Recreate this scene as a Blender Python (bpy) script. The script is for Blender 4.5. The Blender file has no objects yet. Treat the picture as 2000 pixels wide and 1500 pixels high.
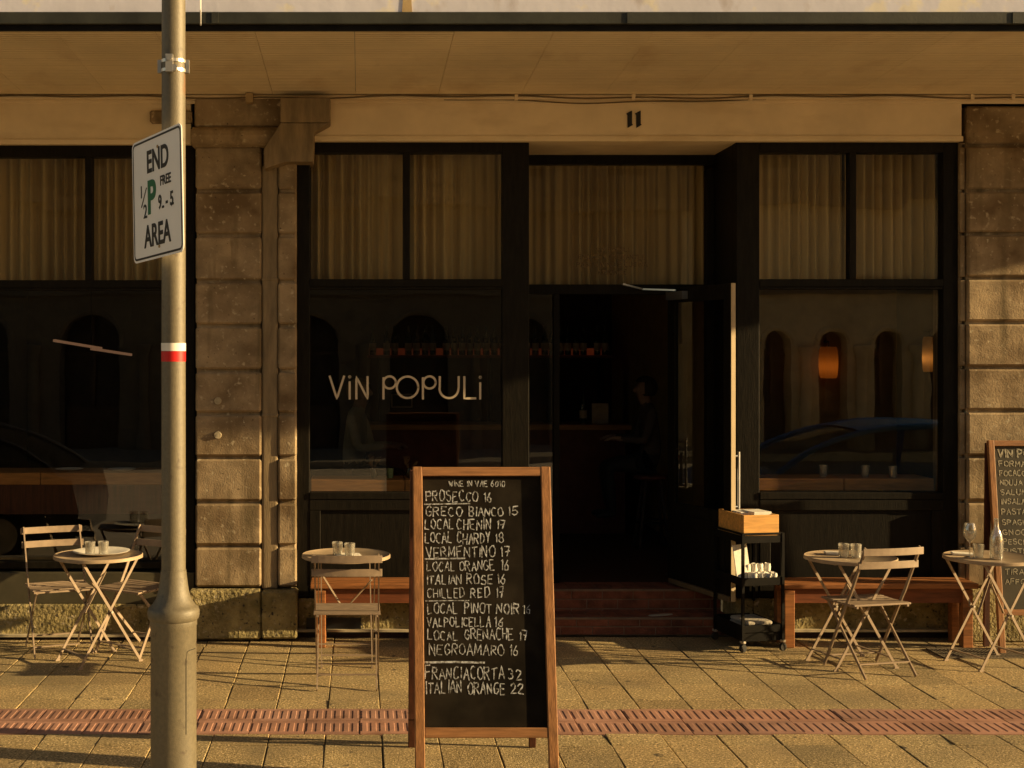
import bpy, bmesh, math, random
from mathutils import Vector, Matrix
random.seed(7)
C = bpy.context.scene.collection
SC = bpy.context.scene
R = math.radians

# ---------------------------------------------------------------- camera, sky, sun, exposure
F, CX, CY, H = 2700.0, 703.0, 690.0, 2.05          # focal length and principal point in photo pixels, eye height
cam = bpy.data.cameras.new('camera'); camo = bpy.data.objects.new('camera', cam); C.objects.link(camo)
camo.location = (0, 0, H); camo.rotation_euler = (R(90), 0, 0)
cam.sensor_width = 36; cam.lens = F / 2000 * 36
cam.shift_x = (1000 - CX) / 2000; cam.shift_y = -(750 - CY) / 2000
cam.clip_end = 600; cam.clip_start = .05
SC.camera = camo
SUN_AZ, SUN_EL = 9.6, 13.2                        # degrees in front of the facade line, above the horizon
S = Vector((math.cos(R(SUN_EL)) * math.cos(R(SUN_AZ)), -math.cos(R(SUN_EL)) * math.sin(R(SUN_AZ)), math.sin(R(SUN_EL))))
w = bpy.data.worlds.new('World'); SC.world = w; w.use_nodes = True
nt = w.node_tree; bg = nt.nodes['Background']
sky = nt.nodes.new('ShaderNodeTexSky'); sky.sky_type = 'NISHITA'; sky.sun_disc = False
sky.sun_elevation = R(SUN_EL); sky.sun_rotation = R(90 + SUN_AZ)
tint = nt.nodes.new('ShaderNodeMix'); tint.data_type = 'RGBA'; tint.blend_type = 'MULTIPLY'; tint.inputs[0].default_value = 1
tint.inputs[7].default_value = (1.0, .80, .60, 1)   # warm white balance of the photograph
nt.links.new(sky.outputs[0], tint.inputs[6]); nt.links.new(tint.outputs[2], bg.inputs[0])
bg.inputs[1].default_value = .06
sl = bpy.data.lights.new('sun', 'SUN'); slo = bpy.data.objects.new('sun', sl); C.objects.link(slo)
sl.energy = 4.9; sl.angle = R(.55); sl.color = (1.0, .71, .335)
slo.rotation_euler = S.to_track_quat('Z', 'Y').to_euler(); slo.location = (20, -4, 8)
SC.view_settings.view_transform = 'Standard'; SC.view_settings.look = 'None'
SC.view_settings.exposure = 1.16; SC.view_settings.gamma = 1
SC.render.engine = 'CYCLES'
SC.cycles.use_denoising = True
SC.cycles.max_bounces = 8; SC.cycles.diffuse_bounces = 5; SC.cycles.transparent_max_bounces = 16; SC.cycles.glossy_bounces = 4
SC.cycles.transmission_bounces = 6
SC.cycles.caustics_reflective = False; SC.cycles.caustics_refractive = False

# ---------------------------------------------------------------- helpers
def at(u, v, Y):
    return Vector(((u - CX) / F * Y, Y, H - (v - CY) / F * Y))
def gx(u, Y): return (u - CX) / F * Y
def gz(v, Y): return H - (v - CY) / F * Y

class MB:
    def __init__(s): s.bm = bmesh.new()
    def box(s, x0, x1, y0, y1, z0, z1):
        vs = [s.bm.verts.new((x, y, z)) for x in (x0, x1) for y in (y0, y1) for z in (z0, z1)]
        for f in ((0,1,3,2),(4,6,7,5),(0,4,5,1),(2,3,7,6),(0,2,6,4),(1,5,7,3)):
            s.bm.faces.new([vs[i] for i in f])
        return s
    def bar(s, p, q, w, t, up=(0, 0, 1)):
        p, q = Vector(p), Vector(q); d = (q - p).normalized(); up = Vector(up)
        if abs(d.dot(up)) > .98: up = Vector((0, 1, 0))
        a = d.cross(up).normalized(); b = a.cross(d).normalized()
        vs = []
        for e in (p, q):
            for (i, j) in ((-1,-1),(1,-1),(1,1),(-1,1)):
                vs.append(s.bm.verts.new(e + a * (i * w / 2) + b * (j * t / 2)))
        for f in ((3,2,1,0),(4,5,6,7),(0,1,5,4),(1,2,6,5),(2,3,7,6),(3,0,4,7)):
            s.bm.faces.new([vs[i] for i in f])
        return s
    def tube(s, pts, r, n=8):
        pts = [Vector(p) for p in pts]; rings = []
        for i, p in enumerate(pts):
            d = (pts[min(i+1, len(pts)-1)] - pts[max(i-1, 0)]).normalized()
            up = Vector((0,0,1)) if abs(d.z) < .95 else Vector((0,1,0))
            a = d.cross(up).normalized(); b = a.cross(d)
            rr = r[i] if isinstance(r, (list, tuple)) else r
            rings.append([s.bm.verts.new(p + (a*math.cos(t) + b*math.sin(t))*rr) for t in [2*math.pi*k/n for k in range(n)]])
        for A, B in zip(rings, rings[1:]):
            for k in range(n): s.bm.faces.new((A[k], A[(k+1)%n], B[(k+1)%n], B[k]))
        s.bm.faces.new(rings[0][::-1]); s.bm.faces.new(rings[-1])
        return s
    def lathe(s, prof, c=(0,0,0), n=24, cap=True):
        c = Vector(c); rings = []
        for (r, z) in prof:
            rings.append([s.bm.verts.new(c + Vector((r*math.cos(2*math.pi*k/n), r*math.sin(2*math.pi*k/n), z))) for k in range(n)])
        for A, B in zip(rings, rings[1:]):
            for k in range(n): s.bm.faces.new((A[k], A[(k+1)%n], B[(k+1)%n], B[k]))
        if cap:
            s.bm.faces.new(rings[0][::-1]); s.bm.faces.new(rings[-1])
        return s
    def prism(s, poly, axis, a, b):
        # poly in the two other axes, extruded along axis from a to b
        def mk(p, t):
            return {'x': (t, p[0], p[1]), 'y': (p[0], t, p[1]), 'z': (p[0], p[1], t)}[axis]
        A = [s.bm.verts.new(mk(p, a)) for p in poly]; B = [s.bm.verts.new(mk(p, b)) for p in poly]
        n = len(poly)
        s.bm.faces.new(A); s.bm.faces.new(B[::-1])
        for i in range(n): s.bm.faces.new((A[i], B[i], B[(i+1)%n], A[(i+1)%n]))
        return s
    def quad(s, *pts):
        s.bm.faces.new([s.bm.verts.new(p) for p in pts]); return s
    def build(s, name, mat, parent=None, bevel=0, smooth=False, seg=2, loc=None, rot=None):
        bmesh.ops.recalc_face_normals(s.bm, faces=s.bm.faces)
        me = bpy.data.meshes.new(name); s.bm.to_mesh(me); s.bm.free()
        me.materials.append(mat)
        o = bpy.data.objects.new(name, me); C.objects.link(o)
        if parent: o.parent = parent
        if loc: o.location = loc
        if rot: o.rotation_euler = rot
        if smooth:
            for p in me.polygons: p.use_smooth = True
            m = o.modifiers.new('edges', 'EDGE_SPLIT'); m.split_angle = R(38)
        if bevel:
            m = o.modifiers.new('bevel', 'BEVEL'); m.width = bevel; m.segments = seg; m.limit_method = 'ANGLE'; m.angle_limit = R(40)
        return o
def rough(o, amt, cell, levels=0, seed=0):
    """break the clean edges of a mesh with a displacement along the normals"""
    if levels:
        m = o.modifiers.new('subdivide', 'SUBSURF'); m.subdivision_type = 'SIMPLE'; m.levels = m.render_levels = levels
    t = bpy.data.textures.new(o.name + '_texture', 'CLOUDS'); t.noise_scale = cell; t.noise_depth = 3
    m = o.modifiers.new('rough', 'DISPLACE'); m.texture = t; m.strength = amt; m.mid_level = .5; m.texture_coords = 'GLOBAL'
    return o
def tag(o, label=None, cat=None, group=None, kind=None):
    if label: o['label'] = label
    if cat: o['category'] = cat
    if group: o['group'] = group
    if kind: o['kind'] = kind
    return o
def empty(name, loc=(0,0,0), rz=0, label=None, cat=None, group=None):
    o = bpy.data.objects.new(name, None); C.objects.link(o); o.location = loc; o.rotation_euler = (0, 0, rz)
    o.empty_display_size = .1
    return tag(o, label, cat, group)
def node(name, parent):
    o = bpy.data.objects.new(name, None); C.objects.link(o); o.parent = parent; o.empty_display_size = .05
    return o
KIDS = {}
def copy_tree(o, parent=None, loc=None, rz=None, label=None):
    c = o.copy(); C.objects.link(c)
    if parent: c.parent = parent
    if loc is not None: c.location = loc
    if rz is not None: c.rotation_euler = (0, 0, rz)
    if label: c['label'] = label
    for ch in list(o.children): copy_tree(ch, c)
    return c

# ---------------------------------------------------------------- materials
def mat(name, col, rough_=.7, metal=0, var=.15, scale=8, bump=0, bscale=60, col2=None, spec=.4, stretch=None, fac=None, dist=.01):
    m = bpy.data.materials.new(name); m.use_nodes = True; t = m.node_tree; N = t.nodes; L = t.links
    b = N['Principled BSDF']
    b.inputs['Roughness'].default_value = rough_; b.inputs['Metallic'].default_value = metal
    b.inputs['Specular IOR Level'].default_value = spec
    tc = N.new('ShaderNodeTexCoord'); src = tc.outputs['Object']
    if stretch:
        mp = N.new('ShaderNodeMapping'); mp.inputs['Scale'].default_value = stretch; L.new(src, mp.inputs[0]); src = mp.outputs[0]
    n = N.new('ShaderNodeTexNoise'); n.inputs['Scale'].default_value = scale; n.inputs['Detail'].default_value = 8; n.inputs['Roughness'].default_value = .62
    L.new(src, n.inputs['Vector'])
    cr = N.new('ShaderNodeValToRGB')
    c2 = col2 or tuple(max(0, c * (1 - var * 2)) for c in col)
    c1 = col if col2 else tuple(min(1, c * (1 + var)) for c in col)
    lo, hi = fac or (.3, .7)
    cr.color_ramp.elements[0].position = lo; cr.color_ramp.elements[1].position = hi
    cr.color_ramp.elements[0].color = (*c2, 1); cr.color_ramp.elements[1].color = (*c1, 1)
    L.new(n.outputs[0], cr.inputs[0]); L.new(cr.outputs[0], b.inputs['Base Color'])
    if bump:
        n2 = N.new('ShaderNodeTexNoise'); n2.inputs['Scale'].default_value = bscale; n2.inputs['Detail'].default_value = 6
        L.new(src, n2.inputs['Vector'])
        bp = N.new('ShaderNodeBump'); bp.inputs['Strength'].default_value = bump; bp.inputs['Distance'].default_value = dist
        L.new(n2.outputs[0], bp.inputs['Height']); L.new(bp.outputs[0], b.inputs['Normal'])
    return m
def noise_mix(m, col, scale, lo, hi, stretch=None, rough_=None):
    """lay a second patchy colour (stains, lichen, speckle) over a material's base colour"""
    t = m.node_tree; N = t.nodes; L = t.links; b = N['Principled BSDF']
    src = b.inputs['Base Color'].links[0].from_socket
    tc = N.new('ShaderNodeTexCoord'); s = tc.outputs['Object']
    if stretch:
        mp = N.new('ShaderNodeMapping'); mp.inputs['Scale'].default_value = stretch; L.new(s, mp.inputs[0]); s = mp.outputs[0]
    n = N.new('ShaderNodeTexNoise'); n.inputs['Scale'].default_value = scale; n.inputs['Detail'].default_value = 7; L.new(s, n.inputs['Vector'])
    mr = N.new('ShaderNodeMapRange'); mr.inputs[1].default_value = lo; mr.inputs[2].default_value = hi; L.new(n.outputs[0], mr.inputs[0])
    mx = N.new('ShaderNodeMix'); mx.data_type = 'RGBA'; L.new(mr.outputs[0], mx.inputs[0]); L.new(src, mx.inputs[6]); mx.inputs[7].default_value = (*col, 1)
    L.new(mx.outputs[2], b.inputs['Base Color'])
    return m
def emis(name, col, strength, base=(.5,.4,.3)):
    m = mat(name, base, .6); b = m.node_tree.nodes['Principled BSDF']
    b.inputs['Emission Color'].default_value = (*col, 1); b.inputs['Emission Strength'].default_value = strength
    return m
def glassmat(name, tint=(.9,.92,.9), rough_=0.0, ior=1.5, boost=1.0, sun_white=0, wavy=0):
    """sheet glass: lets light straight through, reflects by fresnel"""
    m = bpy.data.materials.new(name); m.use_nodes = True; t = m.node_tree; N = t.nodes; L = t.links
    N.remove(N['Principled BSDF'])
    tr = N.new('ShaderNodeBsdfTransparent'); tr.inputs[0].default_value = (*tint, 1)
    gl = N.new('ShaderNodeBsdfGlossy'); gl.inputs['Roughness'].default_value = rough_
    fr = N.new('ShaderNodeFresnel'); fr.inputs[0].default_value = ior
    geo = N.new('ShaderNodeNewGeometry')
    io = N.new('ShaderNodeMath'); io.operation = 'MULTIPLY'; io.inputs[1].default_value = boost; io.use_clamp = True
    # same reflectance from both sides of the sheet
    mx = N.new('ShaderNodeMixShader')
    lw = N.new('ShaderNodeLayerWeight'); lw.inputs[0].default_value = .5
    pw = N.new('ShaderNodeMath'); pw.operation = 'POWER'; pw.inputs[1].default_value = 4.0
    ad = N.new('ShaderNodeMath'); ad.operation = 'MULTIPLY_ADD'; ad.inputs[1].default_value = .9; ad.inputs[2].default_value = .10
    L.new(lw.outputs['Facing'], pw.inputs[0]); L.new(pw.outputs[0], ad.inputs[0]); L.new(ad.outputs[0], io.inputs[0])
    L.new(io.outputs[0], mx.inputs[0]); L.new(tr.outputs[0], mx.inputs[1]); L.new(gl.outputs[0], mx.inputs[2])
    if wavy:
        tc = N.new('ShaderNodeTexCoord'); nz = N.new('ShaderNodeTexNoise'); nz.inputs['Scale'].default_value = 1.6; nz.inputs['Detail'].default_value = 2
        bp = N.new('ShaderNodeBump'); bp.inputs['Strength'].default_value = wavy; bp.inputs['Distance'].default_value = .02
        L.new(tc.outputs['Object'], nz.inputs['Vector']); L.new(nz.outputs[0], bp.inputs['Height']); L.new(bp.outputs[0], gl.inputs['Normal'])
    out = mx
    if sun_white:  # white mixed in stands for the sunlit brightness of clear glass
        df = N.new('ShaderNodeBsdfTranslucent'); df.inputs[0].default_value = (.85, .82, .76, 1); d2 = N.new('ShaderNodeBsdfDiffuse'); d2.inputs[0].default_value = (.85, .82, .76, 1)
        ad2 = N.new('ShaderNodeMixShader'); L.new(df.outputs[0], ad2.inputs[1]); L.new(d2.outputs[0], ad2.inputs[2])
        m2 = N.new('ShaderNodeMixShader'); m2.inputs[0].default_value = sun_white; L.new(mx.outputs[0], m2.inputs[1]); L.new(ad2.outputs[0], m2.inputs[2]); out = m2
    L.new(out.outputs[0], N['Material Output'].inputs['Surface'])
    return m

M = {}
M['paver'] = mat('paver_concrete', (.375, .28, .13), .85, scale=3, var=.12, bump=.8, bscale=120, dist=.006)
noise_mix(M['paver'], (.78, .58, .32), 75, .53, .62)
noise_mix(M['paver'], (.09, .065, .03), 90, .54, .64)
noise_mix(M['paver'], (.20, .155, .085), 1.3, .50, .74)
noise_mix(M['paver'], (.07, .055, .035), 7, .66, .72)
M['bed'] = mat('joint_sand', (.11, .08, .045), .95, bump=.6)
M['tactile'] = mat('pink_tactile', (.41, .22, .16), .8, scale=5, var=.14, bump=.3, bscale=160, dist=.003)
noise_mix(M['tactile'], (.20, .10, .065), 6, .55, .8)
M['road_bounce'] = mat('pale_bounce_road', (.60, .53, .43), .85, scale=3, var=.1)  # road out of view, made pale to bounce sunlight onto soffit and sign
# every paver its own tone
for t in (M['paver'].node_tree, M['tactile'].node_tree):
    b = t.nodes['Principled BSDF']; src = b.inputs['Base Color'].links[0].from_socket
    va = t.nodes.new('ShaderNodeAttribute'); va.attribute_name = 'tone'
    mm = t.nodes.new('ShaderNodeMix'); mm.data_type = 'RGBA'; mm.blend_type = 'MULTIPLY'; mm.inputs[0].default_value = 1
    t.links.new(src, mm.inputs[6]); t.links.new(va.outputs['Color'], mm.inputs[7]); t.links.new(mm.outputs[2], b.inputs['Base Color'])
M['asphalt'] = mat('asphalt', (.05, .048, .045), .9, scale=40, bump=.6, bscale=200)
M['kerbstone'] = mat('kerb_stone', (.3, .27, .22), .85, bump=.4)
M['stone'] = mat('limestone_block', (.36, .27, .165), .9, scale=5, var=.2, bump=.45, bscale=95, dist=.006)
noise_mix(M['stone'], (.15, .10, .052), 3.0, .46, .68)
noise_mix(M['stone'], (.50, .42, .29), 26, .6, .74)
noise_mix(M['stone'], (.10, .07, .04), 45, .66, .74)
noise_mix(M['stone'], (.56, .50, .38), 13, .725, .76)
noise_mix(M['stone'], (.13, .095, .05), 2.2, .56, .70, (3, 3, .35))
M['plinth'] = mat('plinth_stone', (.33, .27, .125), .92, scale=7, var=.25, bump=1.0, bscale=40, dist=.02)
noise_mix(M['plinth'], (.16, .13, .05), 5, .50, .66)
noise_mix(M['plinth'], (.48, .41, .29), 24, .6, .72)
noise_mix(M['plinth'], (.05, .04, .03), 38, .6, .7)
M['ledge'] = mat('pale_ledge_cement', (.55, .47, .32), .9, scale=9, var=.2)
M['paint'] = mat('beige_paint', (.82, .68, .46), .75, scale=2.2, var=.07, bump=.12, bscale=20)
noise_mix(M['paint'], (.60, .46, .27), 1.6, .55, .8, (1, 1, 3))
M['soffit'] = mat('soffit_paint', (.88, .74, .50), .75, scale=1.6, var=.07)
noise_mix(M['soffit'], (.66, .50, .30), 3, .55, .8, (1, .5, 1))
t = M['soffit'].node_tree
wv = t.nodes.new('ShaderNodeTexWave'); wv.bands_direction = 'Y'; wv.inputs['Scale'].default_value = 7.0; wv.inputs['Distortion'].default_value = .0
tc = t.nodes.new('ShaderNodeTexCoord'); t.links.new(tc.outputs['Object'], wv.inputs[0])
bp = t.nodes.new('ShaderNodeBump'); bp.inputs['Strength'].default_value = .5; bp.inputs['Distance'].default_value = .02
t.links.new(wv.outputs[1], bp.inputs['Height']); t.links.new(bp.outputs[0], t.nodes['Principled BSDF'].inputs['Normal'])
M['pipe'] = mat('pipe_paint', (.25, .185, .105), .65, scale=6, var=.2, bump=.2, stretch=(3, 3, .6))
M['fascia'] = mat('fascia_metal', (.035, .036, .028), .55, scale=4, var=.25, bump=.1)
M['parapet'] = mat('parapet_render', (.62, .62, .74), .85, scale=2, var=.06, bump=.22, bscale=14)
noise_mix(M['parapet'], (.70, .66, .60), 4, .58, .64)
noise_mix(M['parapet'], (.46, .43, .48), 6, .60, .72, (1, 1, .6))
M['rust'] = mat('rust', (.46, .33, .17), .9)
M['black'] = mat('black_timber', (.011, .009, .006), .55, scale=10, var=.3, bump=.15, bscale=30, stretch=(4, 4, .6), spec=.12)
M['panelgrey'] = mat('grey_green_panel', (.075, .065, .038), .6, scale=4, var=.2)
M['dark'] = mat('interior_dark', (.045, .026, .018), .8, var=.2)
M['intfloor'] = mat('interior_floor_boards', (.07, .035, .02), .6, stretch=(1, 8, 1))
M['glass'] = glassmat('window_glass', (.80, .78, .72), .003, wavy=.035)
M['cup'] = glassmat('tumbler_glass', (.93, .92, .88), .02, boost=2.4, sun_white=.20)
M['clear'] = glassmat('clear_glass', (.90, .89, .86), .02, boost=2.6, sun_white=.09)
M['cream'] = mat('cream_lettering', (.62, .52, .38), .6, var=.03)
M['curtain'] = mat('gold_fold_shaded_curtain', (.62, .49, .25), .9, scale=1.6, col2=(.42, .31, .14), fac=(.36, .62), stretch=(9, 1, .15))  # darker vertical bands: cloth variation plus pleat shade put into the colour
M['wood'] = mat('board_frame_wood', (.33, .15, .055), .55, scale=6, var=.22, bump=.15, bscale=18, stretch=(9, 9, .7))
M['woodh'] = mat('board_rail_wood', (.33, .15, .055), .55, scale=6, var=.22, bump=.15, bscale=18, stretch=(.7, 9, 9))
M['darkwood'] = mat('dark_red_wood', (.085, .026, .013), .55, scale=6, var=.3, stretch=(9, 9, .7))
M['bench'] = mat('bench_wood', (.36, .145, .050), .45, scale=5, var=.28, bump=.15, bscale=16, stretch=(.8, 9, 9))
M['benchdark'] = mat('bench_apron_wood', (.20, .060, .022), .5, scale=5, var=.25, stretch=(.8, 9, 9))
M['boxwood'] = mat('crate_wood', (.68, .36, .10), .55, scale=5, var=.18, stretch=(1, 9, 9))
M['sillwood'] = mat('counter_wood', (.42, .20, .06), .5, scale=5, var=.2, stretch=(1, 9, 9))
M['chalkboard'] = mat('chalkboard', (.019, .014, .009), .85, scale=3, var=.35, spec=.08)
noise_mix(M['chalkboard'], (.034, .027, .018), 4, .5, .8)
M['chalk'] = mat('chalk', (.52, .53, .56), .95, scale=70, var=.1, col2=(.08, .07, .055), fac=(.38, .60))
M['taupe'] = mat('taupe_metal', (.30, .225, .16), .5, scale=14, var=.12, spec=.4)
M['tabletop'] = mat('table_metal', (.42, .32, .215), .42, scale=9, var=.15, spec=.5)
M['blackmetal'] = mat('black_metal', (.009, .008, .007), .6, var=.3, spec=.1)
M['rubber'] = mat('black_rubber', (.015, .014, .013), .8)
M['white'] = mat('white_paper', (.78, .74, .66), .85, var=.04, bump=.2, bscale=40)
M['greycloth'] = mat('grey_cloth', (.42, .38, .32), .95, bump=.5, bscale=60)
M['polepaint'] = mat('pole_paint', (.132, .110, .068), .58, scale=60, var=.12, bump=.35, bscale=180, dist=.003, spec=.7)
noise_mix(M['polepaint'], (.085, .068, .042), 3, .5, .8, (1, 1, .25))
noise_mix(M['polepaint'], (.07, .05, .03), 16, .64, .72)
noise_mix(M['polepaint'], (.16, .08, .03), 9, .68, .74, (1, 1, .3))
M['signwhite'] = mat('sign_white', (.90, .88, .87), .45, var=.03, scale=3)
M['signblack'] = mat('sign_black', (.012, .012, .014), .5, var=.05)
M['signgreen'] = mat('sign_green', (.01, .14, .06), .5, var=.05)
M['steel'] = mat('galvanised_steel', (.62, .58, .52), .35, .8, var=.1)
M['tapewhite'] = mat('white_tape', (.8, .76, .70), .6, var=.04)
M['tapered'] = mat('red_tape', (.55, .012, .012), .5, var=.08)
M['brick'] = mat('step_brick', (.26, .085, .045), .8, scale=7, var=.3, bump=.5)
M['mortar'] = mat('step_mortar', (.26, .17, .11), .9)
M['edge'] = mat('door_edge_cream', (.44, .35, .22), .6, var=.06)
M['bottle'] = mat('dark_bottle', (.02, .025, .015), .12, var=.1, spec=.6)
M['label'] = mat('bottle_label', (.5, .42, .32), .8)
M['led'] = emis('shelf_glow', (1, .15, .04), .015)
M['lamp1'] = emis('amber_lamp_glow', (1, .34, .05), .09)
M['lamp2'] = emis('pale_lamp_glow', (1, .48, .15), .09)
def shade(name, col):
    m = bpy.data.materials.new(name); m.use_nodes = True; t = m.node_tree; N = t.nodes
    N.remove(N['Principled BSDF']); tl = N.new('ShaderNodeBsdfTranslucent'); tl.inputs[0].default_value = (*col, 1); d = N.new('ShaderNodeBsdfDiffuse'); d.inputs[0].default_value = (*[c*.6 for c in col], 1)
    mx = N.new('ShaderNodeMixShader'); mx.inputs[0].default_value = .4; t.links.new(tl.outputs[0], mx.inputs[1]); t.links.new(d.outputs[0], mx.inputs[2]); t.links.new(mx.outputs[0], N['Material Output'].inputs['Surface'])
    return m
M['lamp1'] = shade('amber_lamp_shade', (.62, .27, .06)); M['lamp2'] = shade('pale_lamp_shade', (.75, .48, .20))
M['tubelamp'] = emis('linear_lamp_glow', (1, .50, .27), .075)
M['bar'] = mat('bar_front', (.12, .035, .022), .6, var=.2)
M['steelblue'] = mat('handle_steel', (.55, .56, .58), .3, .9, var=.05)
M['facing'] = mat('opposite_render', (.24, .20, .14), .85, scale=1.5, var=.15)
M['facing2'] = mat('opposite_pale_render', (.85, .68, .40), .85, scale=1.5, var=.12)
M['darkopen'] = mat('opposite_dark_opening', (.045, .038, .03), .4)
M['oppdoor'] = mat('opposite_door', (.13, .085, .05), .6)
M['carblue'] = mat('blue_car_paint', (.06, .20, .50), .25, .2, var=.05, spec=.6)
M['cardark'] = mat('dark_car_paint', (.035, .035, .04), .25, .2, var=.05, spec=.6)
M['carglass'] = glassmat('car_glass', (.55, .57, .55))
M['rim'] = mat('wheel_alloy', (.5, .5, .5), .35, .8)
M['lampglass'] = mat('lamp_lens', (.7, .68, .62), .2, spec=.7)
M['greenglass'] = mat('green_candle_glass', (.16, .25, .12), .3, spec=.6)
M['leaf'] = mat('dried_leaf', (.16, .10, .05), .8)
M['skin'] = mat('skin', (.28, .165, .11), .6)
M['hair'] = mat('dark_hair', (.02, .014, .01), .7)
M['shirt'] = mat('dark_shirt', (.07, .05, .04), .9)
M['wallint'] = mat('interior_plaster', (.42, .28, .12), .9, var=.1)

# ---------------------------------------------------------------- stroke lettering
def arc(cx, cy, rx, ry, a0, a1, n=9):
    return [(cx + rx*math.cos(R(a0 + (a1-a0)*i/n)), cy + ry*math.sin(R(a0 + (a1-a0)*i/n))) for i in range(n+1)]
G = {
 'A': [[(0,0),(.45,1),(.9,0)],[(.18,.36),(.72,.36)]],
 'B': [[(0,0),(0,1)],[(0,1)]+arc(.4,.76,.36,.24,90,-90)+[(0,.52)],[(0,.52)]+arc(.42,.26,.42,.26,90,-90)+[(0,0)]],
 'C': [arc(.45,.5,.45,.5,50,310,12)],
 'D': [[(0,0),(0,1)],[(0,1)]+arc(.3,.5,.55,.5,90,-90,10)+[(0,0)]],
 'E': [[(.75,1),(0,1),(0,0),(.75,0)],[(0,.52),(.6,.52)]],
 'F': [[(.75,1),(0,1),(0,0)],[(0,.52),(.6,.52)]],
 'G': [arc(.45,.5,.45,.5,50,330,12)+[(.86,.45),(.5,.45)]],
 'H': [[(0,0),(0,1)],[(.8,0),(.8,1)],[(0,.5),(.8,.5)]],
 'I': [[(.15,0),(.15,1)]],
 'J': [[(.6,1),(.6,.25)]+arc(.35,.25,.25,.25,0,-150)],
 'K': [[(0,0),(0,1)],[(.75,1),(0,.42)],[(.2,.56),(.8,0)]],
 'L': [[(0,1),(0,0),(.7,0)]],
 'M': [[(0,0),(.08,1),(.5,.25),(.92,1),(1,0)]],
 'N': [[(0,0),(0,1),(.8,0),(.8,1)]],
 'O': [arc(.45,.5,.45,.5,90,450,16)],
 'P': [[(0,0),(0,1)],[(0,1)]+arc(.4,.74,.36,.26,90,-90)+[(0,.48)]],
 'Q': [arc(.45,.5,.45,.5,90,450,16),[(.55,.3),(.95,-.05)]],
 'R': [[(0,0),(0,1)],[(0,1)]+arc(.4,.76,.36,.24,90,-90)+[(0,.52)],[(.3,.52),(.8,0)]],
 'S': [arc(.4,.76,.36,.24,40,250,9)+arc(.4,.26,.4,.27,80,-150,9)],
 'T': [[(0,1),(.85,1)],[(.42,1),(.42,0)]],
 'U': [[(0,1),(0,.35)]+arc(.4,.35,.4,.35,180,360,9)+[(.8,1)]],
 'V': [[(0,1),(.42,0),(.84,1)]],
 'W': [[(0,1),(.25,0),(.5,.8),(.75,0),(1,1)]],
 'X': [[(0,0),(.8,1)],[(0,1),(.8,0)]],
 'Y': [[(0,1),(.4,.5),(.8,1)],[(.4,.5),(.4,0)]],
 'Z': [[(0,1),(.8,1),(0,0),(.8,0)]],
 '1': [[(.0,.8),(.2,1),(.2,0)]],
 '2': [arc(.38,.72,.36,.28,160,-30,9)+[(0,0),(.8,0)]],
 '3': [arc(.35,.75,.33,.25,150,-90,9)+arc(.35,.25,.38,.27,90,-150,9)],
 '4': [[(.6,0),(.6,1),(0,.3),(.85,.3)]],
 '5': [[(.75,1),(.1,1),(.05,.55)]+arc(.36,.3,.38,.3,110,-150,9)],
 '6': [[(.6,1),(.15,.55)]+arc(.38,.28,.34,.28,150,-210,14)],
 '7': [[(0,1),(.75,1),(.3,0)],[(.15,.5),(.7,.5)]],
 '8': [arc(.38,.75,.3,.25,-90,270,12),arc(.38,.25,.37,.27,90,450,12)],
 '9': [arc(.38,.7,.34,.3,0,360,12)+[(.7,.6),(.55,0)]],
 '0': [arc(.38,.5,.36,.5,90,450,14)],
 '.': [[(.1,0),(.16,.05)]], '-': [[(0,.5),(.5,.5)]], ' ': [],
}
def ribbon(bm, pts, wid, f, lift):
    """flat stroke along 2-D pts; f maps (x,y) on the surface to 3-D, lift is the normal offset vector"""
    n = len(pts)
    if n < 2: return
    L = []; Rr = []
    for i in range(n):
        a = Vector(pts[max(i-1, 0)]); c = Vector(pts[min(i+1, n-1)]); d = (c - a)
        if d.length < 1e-6: d = Vector((1, 0))
        d.normalize(); nn = Vector((-d.y, d.x)); p = Vector(pts[i]); w_ = wid if not callable(wid) else wid(i)
        if i == 0: p = p - d * w_ * .3
        if i == n-1: p = p + d * w_ * .3
        L.append(bm.verts.new(f(*(p + nn*w_/2)) + lift)); Rr.append(bm.verts.new(f(*(p - nn*w_/2)) + lift))
    for i in range(n-1): bm.faces.new((L[i], L[i+1], Rr[i+1], Rr[i]))
def densify(pts, step):
    out = [pts[0]]
    for a, c in zip(pts, pts[1:]):
        k = max(1, int(math.dist(a, c) / step))
        for i in range(1, k+1): out.append((a[0] + (c[0]-a[0])*i/k, a[1] + (c[1]-a[1])*i/k))
    return out
def handwrite(bm, text, x, y, hgt, width, wid, f, lift, jit=.05, rnd=random):
    """text fitted into a given width, with the wobble of a hand"""
    adv = [ (.42 if c == 'I' else .5 if c == '1' else .55 if c == ' ' else 1.28 if c in 'MW' else 1.08) for c in text ]
    k = width / sum(adv); cx = x
    for c, a in zip(text, adv):
        s = hgt * rnd.uniform(.88, 1.1); dy = rnd.uniform(-.06, .06) * hgt; sl = rnd.uniform(-.06, .10)
        for st in G.get(c, []):
            pts = [(cx + (px + sl*py + rnd.uniform(-jit, jit)) * k * .92, y + dy + (py + rnd.uniform(-jit, jit)) * s) for px, py in st]
            ph = rnd.uniform(0, 6)
            ribbon(bm, densify(pts, hgt*.2), lambda i: wid * (1 + .3*math.sin(i*1.7 + ph)), f, lift)
        cx += a * k
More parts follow.
